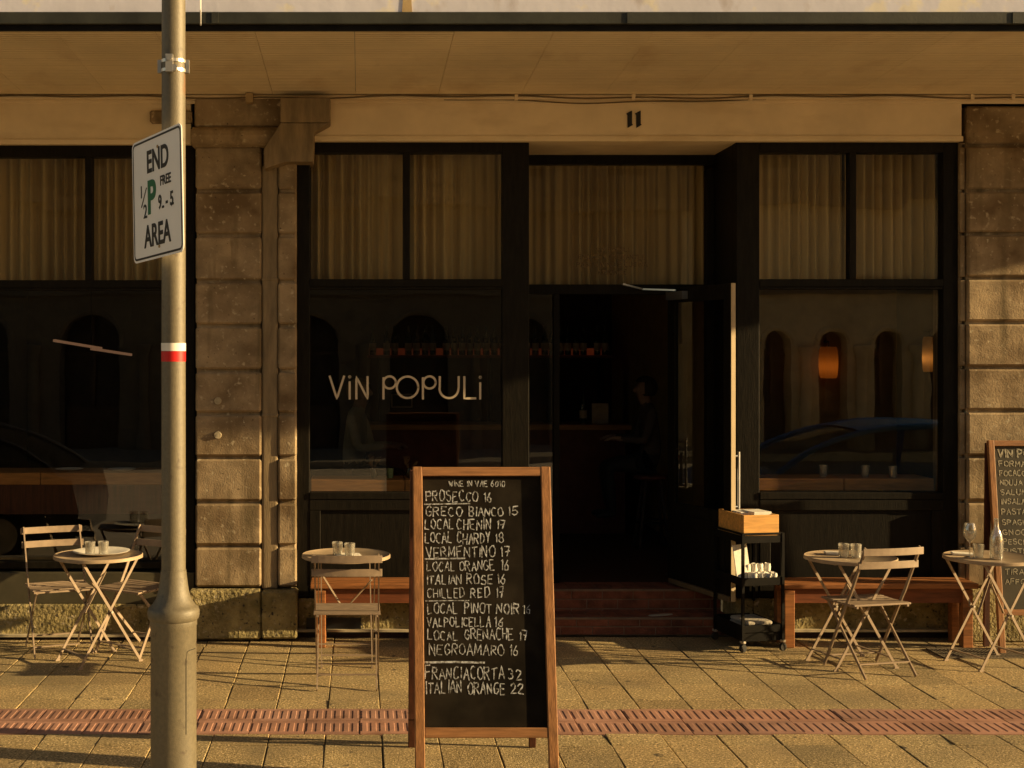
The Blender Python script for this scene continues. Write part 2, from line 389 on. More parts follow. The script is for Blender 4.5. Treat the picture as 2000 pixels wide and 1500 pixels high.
def font_mesh(text, size, parent, name, m, loc, rot, bold=0, sx=1.0):
    cu = bpy.data.curves.new('lettering', 'FONT'); cu.body = text; cu.size = size; cu.extrude = .0007; cu.offset = bold
    cu.align_x = 'CENTER'; cu.align_y = 'CENTER'
    tmp = bpy.data.objects.new('lettering', cu); C.objects.link(tmp)
    dg = bpy.context.evaluated_depsgraph_get(); me = bpy.data.meshes.new_from_object(tmp.evaluated_get(dg))
    C.objects.unlink(tmp); bpy.data.objects.remove(tmp); bpy.data.curves.remove(cu)
    me.materials.clear(); me.materials.append(m)
    o = bpy.data.objects.new(name, me); C.objects.link(o); o.parent = parent; o.location = loc; o.rotation_euler = rot; o.scale = (sx, 1, 1)
    return o

# ================================================================ SETTING
YF = 10.0
g = MB(); g.quad((-300,-300,-.30),(300,-300,-.30),(300,300,-.30),(-300,300,-.30)); tag(g.build('ground', M['asphalt']), kind='structure')
g = MB(); g.box(-60, 60, -6.2, 5.98, -.28, -.13); tag(g.build('road', M['road_bounce']), kind='structure')
g = MB(); g.box(-60, 60, 5.98, 6.14, -.28, 0.0); tag(g.build('kerb', M['kerbstone'], bevel=.015), kind='structure')
g = MB(); g.box(-60, 60, -12, -6.2, -.28, 0.0); tag(g.build('pavement', M['kerbstone']), kind='structure')
g = MB(); g.box(-60, 60, 6.14, 10.02, -.28, -.012); tag(g.build('paving_bed', M['bed']), kind='structure')
# individual pavers, one sheet
bm = bmesh.new(); tone = bm.loops.layers.float_color.new('tone')
rows = []
y = 9.99
for d in (.33, .37, .37, .37, .37, .226): rows.append((y - d, y)); y -= d
y = 7.44
for d in (.205, .40, .40, .30): rows.append((y - d, y)); y -= d
rn = random.Random(3)
for (y0, y1) in rows:
    x = -9.0 + .15 - .034
    while x < 13:
        if y0 > 7 or True:
            gp = .0024; z = rn.uniform(-.0022, .0022); tx = rn.uniform(-.0015, .0015); ty = rn.uniform(-.0015, .0015)
            jx = rn.uniform(-.002, .002)
            c = [(x + gp + jx, y0 + gp), (x + .30 - gp + jx, y0 + gp), (x + .30 - gp + jx, y1 - gp), (x + gp + jx, y1 - gp)]
            def corner(px, py, i, dz=0): return bm.verts.new((px, py, z + (tx if i in (1, 2) else -tx) + (ty if i > 1 else -ty) + dz))
            chf = .004
            mid = ((c[0][0]+c[2][0])/2, (c[0][1]+c[2][1])/2)
            top = [corner(p[0] + (chf if p[0] < mid[0] else -chf), p[1] + (chf if p[1] < mid[1] else -chf), i) for i, p in enumerate(c)]
            ed = [corner(p[0], p[1], i, -.003) for i, p in enumerate(c)]
            lo = [corner(p[0], p[1], i, -.02) for i, p in enumerate(c)]
            fs = [bm.faces.new(top)]
            for i in range(4):
                j = (i+1) % 4
                fs.append(bm.faces.new((ed[i], ed[j], top[j], top[i]))); fs.append(bm.faces.new((lo[i], lo[j], ed[j], ed[i])))
            v_ = rn.choice((1, 1, .97, .94, .88, 1.03, .80, 1.06)) * rn.uniform(.95, 1.04); wv_ = rn.uniform(-.03, .03)
            for fc in fs:
                for lp in fc.loops: lp[tone] = (min(1.1, v_ + wv_), v_, max(0, v_ - wv_), 1)
        x += .30
me = bpy.data.meshes.new('footpath'); bm.to_mesh(me); bm.free(); me.materials.append(M['paver'])
o = bpy.data.objects.new('footpath', me); C.objects.link(o); tag(o, kind='structure')
# tactile strip: two rows of ribbed tiles
g = MB()
for r, (y0, y1) in enumerate(((7.443, 7.70), (7.704, 7.962))):
    x = -6.0
    while x < 10:
        zz = random.uniform(-.002, .002)
        g.box(x + .0025, x + .2975, y0, y1, -.02, zz + .001)
        for k in range(6):
            xb = x + .025 + k * .05
            yb0, yb1 = y0 + .042, y1 - .042
            vs = [(xb-.016, yb0, zz+.001), (xb+.016, yb0, zz+.001), (xb+.016, yb1, zz+.001), (xb-.016, yb1, zz+.001)]
            tp = [(xb-.012, yb0+.006, zz+.0034), (xb+.012, yb0+.006, zz+.0034), (xb+.012, yb1-.006, zz+.0034), (xb-.012, yb1-.006, zz+.0034)]
            A = [g.bm.verts.new(p) for p in vs]; B = [g.bm.verts.new(p) for p in tp]
            g.bm.faces.new(B)
            for i in range(4): g.bm.faces.new((A[i], A[(i+1)%4], B[(i+1)%4], B[i]))
        x += .30
to = g.build('tactile_paving', M['tactile']); tag(to, kind='structure')
ca = to.data.color_attributes.new('tone', 'FLOAT_COLOR', 'CORNER')
for p in to.data.polygons:
    q = random.Random(int((p.center.x + 6) / .3) * 7 + (1 if p.center.y > 7.702 else 0)); v_ = q.choice((1, .9, 1.08, .8, .96)); h_ = q.uniform(-.06, .06)
    for li in p.loop_indices: ca.data[li].color = (v_, v_ + h_*.5, v_ + h_, 1)
# mesh drain cover beside the right menu board
g = MB()
x0, x1, y0, y1 = 3.92, 4.75, 9.28, 9.58
g.box(x0, x1, y0, y0+.02, .001, .010); g.box(x0, x1, y1-.02, y1, .001, .010); g.box(x0, x0+.02, y0, y1, .001, .0098); g.box(x1-.02, x1, y0, y1, .001, .0098)
for k in range(30): 
    xx = x0 + .03 + k*.0272; g.box(xx, xx+.008, y0+.02, y1-.02, .001, .009)
for k in range(7):
    yy = y0 + .05 + k*.035; g.box(x0+.02, x1-.02, yy, yy+.006, .001, .0105)
g.quad((x0,y0,.0045),(x1,y0,.0045),(x1,y1,.0045),(x0,y1,.0045))
tag(g.build('drain_grate', mat('grate_iron', (.16,.13,.09), .6, bump=.3)), 'flat metal mesh grate lying in the paving under the rightmost table', 'grate')

# ================================================================ SHOP BUILDING
shop = empty('shop_building', (0, YF, 0), 0, 'old limestone shop building with black framed windows, gold curtains and a beige veranda ceiling', 'building')
shop.location = (0, 0, 0)
def part(mb, name, m, parent=shop, **k): return mb.build(name, m, parent, **k)

JV = [285, 372, 459, 549, 636, 724, 808, 894, 981, 1067, 1149]
JZ = [gz(v, 9.88) for v in JV]                     # block joints, top to bottom
def blocks(mb, x0, x1, yf, yb, joints, zt, vj=None, seed=0):
    """rusticated courses: each stone proud of a recessed joint"""
    r_ = random.Random(seed); zs = [zt] + joints
    mb.box(x0 + .004, x1 - .004, yf + .032, yb, joints[-1], zt)
    for k, (a, c) in enumerate(zip(zs, zs[1:])):
        cuts = [x0] + ([x for x in (vj(k) if vj else [])]) + [x1]
        for p, q in zip(cuts, cuts[1:]):
            j = r_.uniform(-.004, .004)
            mb.box(p + (.006 if p > x0 else 0), q - (.006 if q < x1 else 0), yf + j, yf + .04, c + .012, a - .012)
    return mb
def stone_finish(o, seed=0, lv=4, amt=.016):
    amt *= .2
    bv = o.modifiers.new('bevel', 'BEVEL'); bv.width = .013; bv.segments = 1; bv.limit_method = 'ANGLE'
    return rough(o, amt, .06, lv, seed)

# -- left pier
pier = node('stone_pier', shop); pier['label'] = 'limestone block pier with a downpipe between its two columns of stones'
ZT = gz(283, 9.88)
g = MB(); blocks(g, -1.175, -.705, 9.88, 10.4, JZ[1:], ZT, seed=1); o = g.build('stone_course', M['stone'], pier); stone_finish(o, lv=4)
g = MB(); blocks(g, -.585, -.452, 9.88, 10.4, JZ[1:], ZT, seed=2); o = g.build('stone_course', M['stone'], pier); stone_finish(o, lv=3)
g = MB(); g.box(-.70, -.59, 9.95, 10.35, JZ[-1], 3.9); part(g, 'pipe_chase', M['stone'], pier)
g = MB()
g.box(-1.215, -.705, 9.80, 10.3, .02, JZ[-1] - .004); g.box(-.698, -.445, 9.795, 10.3, .025, JZ[-1] - .008)
o = g.build('pier_base', M['plinth'], pier); stone_finish(o, lv=5, amt=.028)
g = MB()
g.box(-1.18, -.46, 9.86, 10.3, gz(248, 9.86), 3.88)
g.prism([(9.86, gz(248,9.86)), (9.79, gz(252,9.8)), (9.77, gz(268,9.8)), (9.80, gz(280,9.8)), (9.87, gz(285,9.8)), (10.2, gz(285,9.8)), (10.2, gz(248,9.86))], 'x', -1.20, -.44)
o = g.build('pier_capital', M['stone'], pier); stone_finish(o, lv=3, amt=.014)
g = MB(); g.box(-1.50, -1.20, 9.85, 10.2, gz(240, 9.85), gz(215, 9.85)); o = g.build('capital_return', M['stone'], pier); stone_finish(o, lv=3)

# -- downpipe with its rain head
dp = node('downpipe', shop)
g = MB(); g.box(-.703, -.587, 9.892, 9.955, .36, 3.40)
for v in (545, 812): g.box(-.707, -.583, 9.888, 9.95, gz(v, 9.88)-.02, gz(v, 9.88)+.02)
part(g, 'pipe', M['pipe'], dp, bevel=.018, seg=3)
g = MB()
g.box(gx(548,9.75), gx(645,9.75), 9.72, 9.9, gz(240,9.75), gz(192,9.75))
g.prism([(gx(548,9.75), gz(240,9.75)), (gx(645,9.75), gz(240,9.75)), (gx(614,9.75), gz(258,9.75)), (gx(612,9.75), gz(316,9.75)), (gx(560,9.75), gz(316,9.75)), (gx(516,9.75), gz(330,9.75)), (gx(516,9.75), gz(290,9.75))], 'y', 9.74, 9.93)
part(g, 'rain_head', M['pipe'], dp, bevel=.006)

for v_ in (783, 850):
    g = MB(); g.tube([(gx(425, 9.86), 9.90, gz(v_, 9.86)), (gx(425, 9.86), 9.866, gz(v_, 9.86))], [.030, .024], 14); g.tube([(gx(425, 9.86), 9.866, gz(v_, 9.86)), (gx(425, 9.86), 9.862, gz(v_, 9.86))], .009, 8)
    part(g, 'wall_anchor', M['ledge'], pier)
# -- right pier and the wall beyond it
pier2 = node('stone_pier', shop); pier2['label'] = 'wide pier of pitted limestone blocks behind the leaning menu board'
J2 = [gz(v, 9.88) for v in (283, 372, 456, 543, 630, 718, 803, 892, 980, 1067, 1149)]
g = MB(); blocks(g, 4.345, 7.2, 9.88, 10.4, J2, gz(205, 9.88), vj=lambda k: [5.3, 6.2] if k % 2 else [5.75, 6.7], seed=5); o = g.build('stone_course', M['stone'], pier2); stone_finish(o, lv=5, amt=.02)
g = MB(); blocks(g, 4.305, 4.342, 9.915, 10.4, J2, gz(275, 9.9), seed=6); o = g.build('stone_course', M['stone'], pier2); stone_finish(o, lv=2, amt=.008)
g = MB(); g.box(4.29, 7.22, 9.80, 10.3, .0, J2[-1] - .004); o = g.build('pier_base', M['plinth'], pier2); stone_finish(o, lv=5, amt=.025)
g = MB(); g.box(7.2, 12, 9.95, 10.3, 0, 4.2); part(g, 'rendered_wall', M['paint'])
g = MB(); g.box(-9, -3.7, 9.9, 10.3, 0, 4.2); part(g, 'rendered_wall', M['stone'])
g = MB(); g.box(-9, 12, 10.0, 10.4, 4.2, 9); part(g, 'upper_wall', M['paint'])
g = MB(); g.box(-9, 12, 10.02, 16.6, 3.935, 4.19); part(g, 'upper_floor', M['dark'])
g = MB(); g.box(-9, 12, 10.4, 16.6, 8.8, 9); g.box(-9, 12, 16.45, 16.6, 0, 3.93); part(g, 'rear_wall', M['paint'])
# -- lintels
g = MB()
g.box(-.34, 4.31, 9.90, 10.01, gz(276, 9.9), 3.93); g.box(-.345, 4.315, 9.885, 9.90, gz(276, 9.9)-.002, gz(266, 9.9))
g.box(1.20, 2.73, 10.01, 10.85, gz(276, 9.9), 3.93)
part(g, 'lintel', M['paint'], bevel=.004)
g = MB(); g.box(-3.75, -1.21, 9.90, 10.01, gz(282, 9.9), 3.93); g.box(-3.75, -1.21, 9.885, 9.90, gz(282,9.9)-.002, gz(272,9.9)); part(g, 'lintel', M['paint'], bevel=.004)
g = MB(); g.box(-.46, -.34, 9.93, 10.2, 3.42, 3.93); part(g, 'lintel_end', M['paint'])
# house number, serif ones
for u in (1230, 1247):
    g = MB(); x = gx(u, 9.9); zb, zt = gz(250, 9.9), gz(217, 9.9); w_ = .017
    g.prism([(x-w_*.9, zb), (x+w_*1.3, zb+.022), (x+w_*.9, zb+.03), (x+w_*.9, zt+.002), (x+w_*.4, zt), (x-w_*1.5, zt-.018), (x-w_, zt-.03), (x-w_, zb+.03)], 'y', 9.893, 9.899)
    part(g, 'number_digit', M['signblack'])
# -- veranda: ceiling sheets, strips, fascia, parapet
YW, YFA, ZW, ZFA = 9.93, 8.13, 3.895, 3.955
ver = node('veranda', shop)
g = MB(); x = -9.0 + .12
while x < 9.95:
    e = .59
    x1 = min(x + e - .0025, 9.95)
    dz = random.uniform(-.002, .002)
    A = [(x, YFA, ZFA + dz), (x1, YFA, ZFA + dz), (x1, YW, ZW), (x, YW, ZW)]
    g.quad(*A); g.quad(*[(p[0], p[1], p[2] + .02) for p in A])
    g.quad(A[1], A[2], (x1, YW, ZW+.02), (x1, YFA, ZFA+dz+.02)); g.quad(A[0], A[3], (x, YW, ZW+.02), (x, YFA, ZFA+dz+.02))
    x += e
part(g, 'ceiling_sheet', M['soffit'], ver)
g = MB(); g.box(-9, 9.94, 8.14, 9.93, 3.99, 4.02); part(g, 'light_stop_backing', M['fascia'], ver)  # unseen board added to stop light leaking through the sheet joints
g = MB(); g.box(-9, 9.95, 8.12, 10.0, 4.06, 4.2); part(g, 'roof_deck', M['fascia'], ver)
g = MB(); g.box(-9, 9.95, 8.085, 8.125, gz(48, 8.1), gz(24, 8.1)); part(g, 'fascia', M['fascia'], ver, bevel=.006)
g = MB(); g.box(-9, 9.95, 8.11, 8.135, ZFA - .012, gz(48, 8.1)); part(g, 'fascia_shadow_gap', M['blackmetal'], ver)  # black strip painted in for the shadow under the fascia
for u in (1232, 1985, 420, -600):
    g = MB(); g.box(gx(u,8.08)-.02, gx(u,8.08)+.02, 8.079, 8.086, gz(47,8.1), gz(25,8.1)); part(g, 'fascia_joint', M['fascia'], ver)
g = MB(); g.box(-9, 9.95, 8.10, 8.4, gz(24, 8.1)+.002, 5.1); o = g.build('parapet', M['parapet'], ver)
g = MB(); g.prism([(gx(785,8.1), gz(24,8.1)), (gx(805,8.1), gz(24,8.1)), (gx(800,8.1), 4.3), (gx(792,8.1), 4.3)], 'y', 8.096, 8.10); part(g, 'rust_streak', M['rust'], ver)
# moulding and sagging cable where the ceiling meets the wall
g = MB(); g.box(-9, 9, 9.86, 9.93, 3.862, 3.892); g.box(-9, 9, 9.885, 9.90, 3.835, 3.862); part(g, 'ceiling_moulding', M['paint'], ver, bevel=.004)
cable = MB(); pts = []; x = -3.4
while x < 5.6:
    pts.append((x, 9.85, 3.876 + .006*math.sin(x*7) + .008*math.sin(x*2.3))); x += .1
cable.tube(pts, .006, 6)
pts = [(p[0], 9.875, p[2] - .024 + .008*math.sin(p[0]*3.1)) for p in pts if .6 < p[0] < 3.0]
cable.tube(pts, .005, 6); part(cable, 'cable', mat('painted_cable', (.16, .115, .06), .7), ver)
for u in (487, 1010, 1240, 1470, 1905, 1985):
    g = MB(); g.box(gx(u,9.8)-.012, gx(u,9.8)+.012, 9.84, 9.87, 3.855, 3.895); part(g, 'cable_clip', M['paint'], ver)
g = MB(); g.box(gx(480,9.8), gx(494,9.8), 9.78, 9.86, gz(200,9.8), gz(182,9.8)); part(g, 'ceiling_bracket', M['rust'], ver)

# -- plinth, step bricks
for (a, c, yf, zb, zt) in ((-.45, 1.22, 9.93, .06, .285), (2.70, 4.30, 9.93, .06, .285), (-3.7, -1.2, 9.90, .03, .25)):
    pn = node('plinth', shop)
    g = MB(); g.box(a, c, yf, 10.3, zb, zt); o = g.build('plinth_stone', M['plinth'], pn); stone_finish(o, lv=5, amt=.018)
    g = MB(); g.box(a, c, yf + .03, 10.3, 0, zb + .01); part(g, 'plinth_foot', M['dark'], pn)
    g = MB(); g.box(a + (.25 if a > 2 else 0), c, yf - .04, yf + .03, zb - .005, zb + .012); part(g, 'plinth_ledge', M['ledge'], pn)
g = MB(); g.box(gx(598,9.9), gx(705,9.9), 9.918, 9.935, gz(1240,9.9), gz(1208,9.9)); part(g, 'plinth_vent', M['signblack'])
def brick_step(y0, y1, z0, z1, x0, x1, name):
    st = MB(); st.box(x0, x1, y0 + .004, y1, z0, z1 - .004)
    o_ = part(st, name, M['mortar'])
    br = MB(); n = max(1, round((z1 - z0) / .075)); hh = (z1 - z0) / n
    for k in range(n):
        x = x0 - (.115 if k % 2 else 0)
        while x < x1:
            a, c = max(x + .003, x0), min(x + .227, x1)
            if c - a > .02:
                br.box(a, c, y0 + random.uniform(-.002, .001), y0 + .06, z0 + k*hh + .004, z0 + (k+1)*hh - (.004 if k < n-1 else 0))
            x += .23
    x = x0
    while x < x1:
        br.box(x + .003, min(x + .107, x1), y0 + .06, y1, z1 - .03, z1 + random.uniform(-.001, .001)); x += .11
    nz = MB(); nz.box(x0 + .01, x1 - .01, y0 - .004, y0 + .03, z1 - .012, z1 + .003); nz.build('lit_dusty_nosing', M['mortar'], o_, bevel=.003)  # pale strip: dust plus the lit step edge put into the colour
    br.build('brick', M['brick'], o_, bevel=.004)
    return o_
brick_step(10.05, 10.34, 0.0, .125, 1.23, 2.70, 'door_step')
brick_step(10.32, 10.66, .0, .285, 1.235, 2.695, 'door_step')
g = MB(); g.lathe([(.0, 0), (.085, 0), (.08, .006), (0, .008)], (0, 0, 0), 14, cap=False)
lf = g.build('fallen_leaf', M['label'], None, loc=(gx(1290,10.15), 10.15, .127), rot=(0, 0, .3)); lf.scale = (1.2, .35, 1)
tag(lf, 'flat pale scrap of paper lying on the lower brick step of the doorway', 'paper scrap')

# -- shop windows
def window(name, label, x0, x1, jl, jr, zt, zb, ztr, mulls, panel_bottom, post_extra=0, panel=True):
    """black timber shop window: head, jambs, transom bar, mullions above, big pane below, panelled stall riser"""
    wn = node(name, shop); wn['label'] = label
    g = MB(); y0, y1 = 9.955, 10.06
    g.box(x0, x0 + jl, y0, y1, panel_bottom, zt)
    g.box(x1 - jr, x1, y0 - .002, y1, panel_bottom, zt)
    g.box(x0 + jl, x1 - jr, y0 - .004, y1, zt - .085, zt)
    g.box(x0 + jl, x1 - jr, y0 - .004, y1, ztr - .055, ztr)
    g.box(x0 + jl, x1 - jr, y0 + .004, y0 + .03, ztr - .075, ztr - .055)
    for m_ in mulls: g.box(m_ - .025, m_ + .025, y0 - .003, y1 - .02, ztr, zt - .085)
    g.box(x0 + jl, x1 - jr, y0 - .008, y1, zb - .05, zb)
    part(g, 'frame', M['black'], wn, bevel=.005)
    if panel:
        g = MB(); g.box(x0 + jl, x1 - jr, y0 + .02, y1, panel_bottom + .002, zb - .05)
        a, c = x0 + jl, x1 - jr
        g.box(a, c, y0 - .003, y0 + .02, zb - .13, zb - .052); g.box(a, c, y0 - .003, y0 + .02, panel_bottom + .002, panel_bottom + .09)
        g.box(a, a + .08, y0 - .004, y0 + .02, panel_bottom + .09, zb - .13); g.box(c - .08, c, y0 - .004, y0 + .02, panel_bottom + .09, zb - .13)
        part(g, 'stall_riser', M['black'], wn, bevel=.005)
    g = MB(); g.quad((x0+jl, 10.0, zb), (x1-jr, 10.0, zb), (x1-jr, 10.0, ztr-.055), (x0+jl, 10.0, ztr-.055)); part(g, 'pane', M['glass'], wn)
    xs = [x0 + jl] + [m_ for m_ in mulls] + [x1 - jr]
    for k, (a, c) in enumerate(zip(xs, xs[1:])):
        a += .025 if k else 0; c -= .025 if k < len(xs)-2 else 0
        tl = random.uniform(-.004, .004)
        g = MB(); g.quad((a, 10.0, ztr), (c, 10.0 + tl, ztr), (c, 10.0, zt-.085), (a, 10.0 + tl*.5, zt-.085)); part(g, 'transom_pane', M['glass'], wn)
    return wn
ZTOP, ZTR, ZSILL = gz(275, 9.95), gz(545, 9.95), gz(962, 9.95)
window('shop_window', 'window with cream lettering, left of the open door', -.455, 1.2185, .092, .1925, ZTOP, ZSILL, ZTR, [.335], .287)
window('shop_window', 'window right of the open door', 2.711, 4.305, .167, .105, ZTOP, ZSILL, ZTR, [3.55], .287)
wl = window('shop_window', 'window behind the street pole, glazed almost to the ground', -3.65, -1.189, .08, .063, gz(283, 9.95), gz(1097, 9.95), gz(547, 9.95), [-2.75, -1.955], .475, panel=False)
g = MB(); g.box(-3.65, -1.19, 9.93, 10.06, .25, .475); part(g, 'grey_stall_riser', M['panelgrey'], wl, bevel=.006)

# -- doorway: returns, transom window, frame, open leaf
dw = node('doorway', shop)
YD = 10.62
g = MB()
g.box(1.14, 1.2165, 10.062, YD + .04, .28, ZTOP + .0); g.box(2.713, 2.79, 10.062, YD + .04, .28, ZTOP)
g.box(1.217, 2.712, YD - .04, YD + .05, gz(322, YD), gz(297, YD) + .03)
g.box(1.217, 2.712, YD - .045, YD + .05, gz(575, YD), gz(556, YD))
g.box(1.217, 1.27, YD - .043, YD + .05, .29, 3.46); g.box(2.655, 2.712, YD - .043, YD + .05, .29, 3.46)
g.box(gx(1080,YD), gx(1092,YD), YD - .03, YD + .04, .29, gz(575, YD)); g.box(gx(1306,YD), gx(1318,YD), YD - .03, YD + .04, .29, gz(575, YD))
g.box(1.27, gx(1080,YD), YD - .02, YD + .03, .29, .62); g.box(gx(1318,YD), 2.655, YD - .02, YD + .03, .29, .62)
part(g, 'door_frame', M['black'], dw, bevel=.004)
g = MB(); g.quad((1.27, YD, gz(556,YD)), (2.655, YD, gz(556,YD)), (2.655, YD, gz(322,YD)), (1.27, YD, gz(322,YD))); part(g, 'transom_pane', M['glass'], dw)
g = MB(); g.quad((1.27, YD, .62), (gx(1080,YD), YD, .62), (gx(1080,YD), YD, gz(575,YD)), (1.27, YD, gz(575,YD)))
g.quad((gx(1318,YD), YD, .62), (2.655, YD, .62), (2.655, YD, gz(575,YD)), (gx(1318,YD), YD, gz(575,YD))); part(g, 'side_light', M['glass'], dw)
g = MB(); bmx = g.bm
fy = YD - .004
def ff(x, z): return Vector((x, fy, z))
rr = random.Random(4)
for v_, s_, u0, u1 in ((488, 'VIN POPULI', 1165, 1230), (502, 'ENOTECA FREMANTLE', 1130, 1262), (517, 'PASTA VINO E CUCINA', 1126, 1266), (532, 'FREMANTLE', 1168, 1225)):
    handwrite(bmx, s_ if False else 'I' * 0 + s_, gx(u0, YD), gz(v_ + 4, YD), .032, (u1-u0)/F*YD, .006, ff, Vector((0,0,0)), .01, rr)
part(g, 'licence_lettering', mat('faded_lettering', (.22, .15, .07), .8), dw)
# open door leaf, hinge at its origin, swung out to the street
hx, hy, ex, ey = 2.375, 10.60, 2.632, 9.745
ang = math.atan2(ey - hy, ex - hx); LW = math.hypot(ex - hx, ey - hy)
leaf = node('door', shop); leaf.location = (hx, hy, .30); leaf.rotation_euler = (0, 0, ang); leaf['label'] = 'black glazed door standing open towards the street'
g = MB(); T = .018; HD = 2.245
g.box(0, .10, -T, T, 0, HD); g.box(LW - .10, LW - .003, -T, T, 0, HD); g.box(.10, LW - .10, -T + .001, T - .001, HD - .11, HD); g.box(.10, LW - .10, -T + .001, T - .001, .035, .62)
g.box(.17, LW - .17, -T - .008, T + .008, .12, .54)
part(g, 'door_stile', M['black'], leaf, bevel=.003)
g = MB(); g.quad((.10, 0, .62), (LW - .10, 0, .62), (LW - .10, 0, HD - .11), (.10, 0, HD - .11)); part(g, 'door_pane', M['glass'], leaf)
g = MB(); g.box(LW - .003, LW + .002, -T + .001, T - .001, .0, HD - .0); part(g, 'door_edge', M['edge'], leaf)
g = MB(); g.box(.03, LW - .01, -T - .012, T + .012, -.005, .034); part(g, 'weather_strip', mat('weather_strip_timber', (.14,.10,.055), .7), leaf, bevel=.003)
for sgn, zc, L_, of in ((1, .84, .42, .062), (1, .80, .26, .026)):
    g = MB(); xh = LW - .06; yy = sgn * (T + of)
    g.tube([(xh, sgn*T, zc + L_/2 - .03), (xh, yy, zc + L_/2 - .03)], .008); g.tube([(xh, sgn*T, zc - L_/2 + .03), (xh, yy, zc - L_/2 + .03)], .008)
    g.tube([(xh, yy, zc - L_/2), (xh, yy, zc + L_/2)], .011, 12); part(g, 'door_handle', M['steelblue'], leaf, smooth=True)
g = MB(); g.box(.05, .30, -T - .045, -T, HD - .09, HD - .03); g.bar((.18, -T - .03, HD - .02), (-.02, -.22, HD - .005), .02, .012); g.bar((-.02, -.22, HD - .005), (.0, -.40, HD + .03), .02, .012)
part(g, 'door_closer', M['steelblue'], leaf)

# -- interior shell
FZ = .283
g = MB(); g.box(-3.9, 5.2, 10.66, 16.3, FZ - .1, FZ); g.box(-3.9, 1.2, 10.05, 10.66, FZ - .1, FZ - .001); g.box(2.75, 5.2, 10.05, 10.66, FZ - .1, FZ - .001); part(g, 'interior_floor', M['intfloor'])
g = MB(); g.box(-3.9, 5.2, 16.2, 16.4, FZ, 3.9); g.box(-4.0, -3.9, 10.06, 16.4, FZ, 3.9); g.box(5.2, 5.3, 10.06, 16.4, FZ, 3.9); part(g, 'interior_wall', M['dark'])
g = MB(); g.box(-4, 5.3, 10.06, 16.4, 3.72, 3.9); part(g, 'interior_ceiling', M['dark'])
g = MB(); g.box(2.95, 3.05, 11.6, 16.2, FZ, 3.72); part(g, 'interior_partition', M['wallint'])
g = MB(); g.box(3.05, 5.2, 13.4, 13.5, FZ, 3.72); part(g, 'interior_partition', M['wallint'])

# ---------------------------------------------------------------- curtains, one per upper pane
def curtain(x0, x1, z0, z1, y, label, seed):
    r_ = random.Random(seed); bm = bmesh.new(); n = int((x1 - x0) / .008); cols = []
    ph = 0; pts = []
    for i in range(n + 1):
        x = x0 + (x1 - x0) * i / n
        ph += .008 / .075 * 2 * math.pi * (1 + .16*math.sin(x*9 + seed) + .12*math.sin(x*23 + seed*2) + r_.uniform(-.05, .05))
        pts.append((x, y + .042*math.sin(ph) * (.75 + .4*math.sin(x*6.1 + seed*3)) + .012*math.sin(ph*.37 + seed)))
    for p in pts: cols.append([bm.verts.new((p[0], p[1], z0)), bm.verts.new((p[0], y + (p[1]-y)*.8, z1))])
    for a, c in zip(cols, cols[1:]): bm.faces.new((a[0], c[0], c[1], a[1]))
    me = bpy.data.meshes.new('curtain'); bm.to_mesh(me); bm.free(); me.materials.append(M['curtain'])
    for p in me.polygons: p.use_smooth = True
    o = bpy.data.objects.new('curtain', me); C.objects.link(o)
    tag(o, label, 'curtain', 'pleated curtains behind the upper panes')
ZC0 = ZTR - .05
curtain(-.36, .33, ZC0, ZTOP - .02, 10.15, 'gold pleated curtain above the letters ViN, left pane of the lettered window', 1)
curtain(.34, 1.05, ZC0, ZTOP - .02, 10.15, 'gold pleated curtain in the pane between the lettered window mullion and the doorway', 2)
curtain(1.25, 2.68, gz(562, 10.7), gz(312, 10.7), 10.72, 'wide brown gold pleated curtain above the open door', 3)
curtain(2.85, 3.55, ZC0, ZTOP - .02, 10.15, 'gold pleated curtain in the left upper pane of the window right of the door', 4)
curtain(3.56, 4.24, ZC0, ZTOP - .02, 10.15, 'gold pleated curtain in the right upper pane beside the wide stone pier', 5)
curtain(-1.96, -1.22, ZC0, ZTOP - .05, 10.15, 'gold pleated curtain partly behind the END AREA parking sign', 6)
curtain(-2.74, -1.97, ZC0, ZTOP - .05, 10.15, 'gold pleated curtain at the left edge of the photo', 7)

# ---------------------------------------------------------------- window lettering ViN POPULi
let = empty('window_lettering', (0, 9.992, 0), 0, 'cream painted words ViN POPULi across the lower pane left of the door', 'lettering')
def wl_(u, v): return (gx(u, 9.99), gz(v, 9.99))
sw = .0155
def glyph(strokes):
    g = MB()
    for k, st in enumerate(strokes): ribbon(g.bm, densify(st, .02), sw, lambda x, z: Vector((x, 0, z)), Vector((0, -.0006*k, 0)))
    part(g, 'letter', M['cream'], let)
def PX(*pts): return [wl_(*p) for p in pts]
def carc(u, v, r, a0, a1, n=20): return [wl_(u + r*math.cos(R(a0+(a1-a0)*i/n)), v - r*math.sin(R(a0+(a1-a0)*i/n))) for i in range(n+1)]
glyph([PX((644,735),(658,779),(672,735))])
glyph([PX((683,746),(683,779)), carc(683,736,1.2,0,360,6)])
glyph([PX((696,779),(696,736),(718,779),(718,736))])
glyph([PX((749,779),(749,738)), carc(761,747,12,0,360)])
glyph([carc(796,756.5,21,0,360,32)])
glyph([PX((826,779),(826,738)), carc(839,747,12,0,360)])
glyph([PX((859,736),(859,757)) + carc(877,759,18.5,180,360,16) + PX((896,757),(896,736))])
glyph([PX((907,736),(907,778),(929,778))])
glyph([PX((938,748),(938,779)), carc(938,737,1.2,0,360,6)])

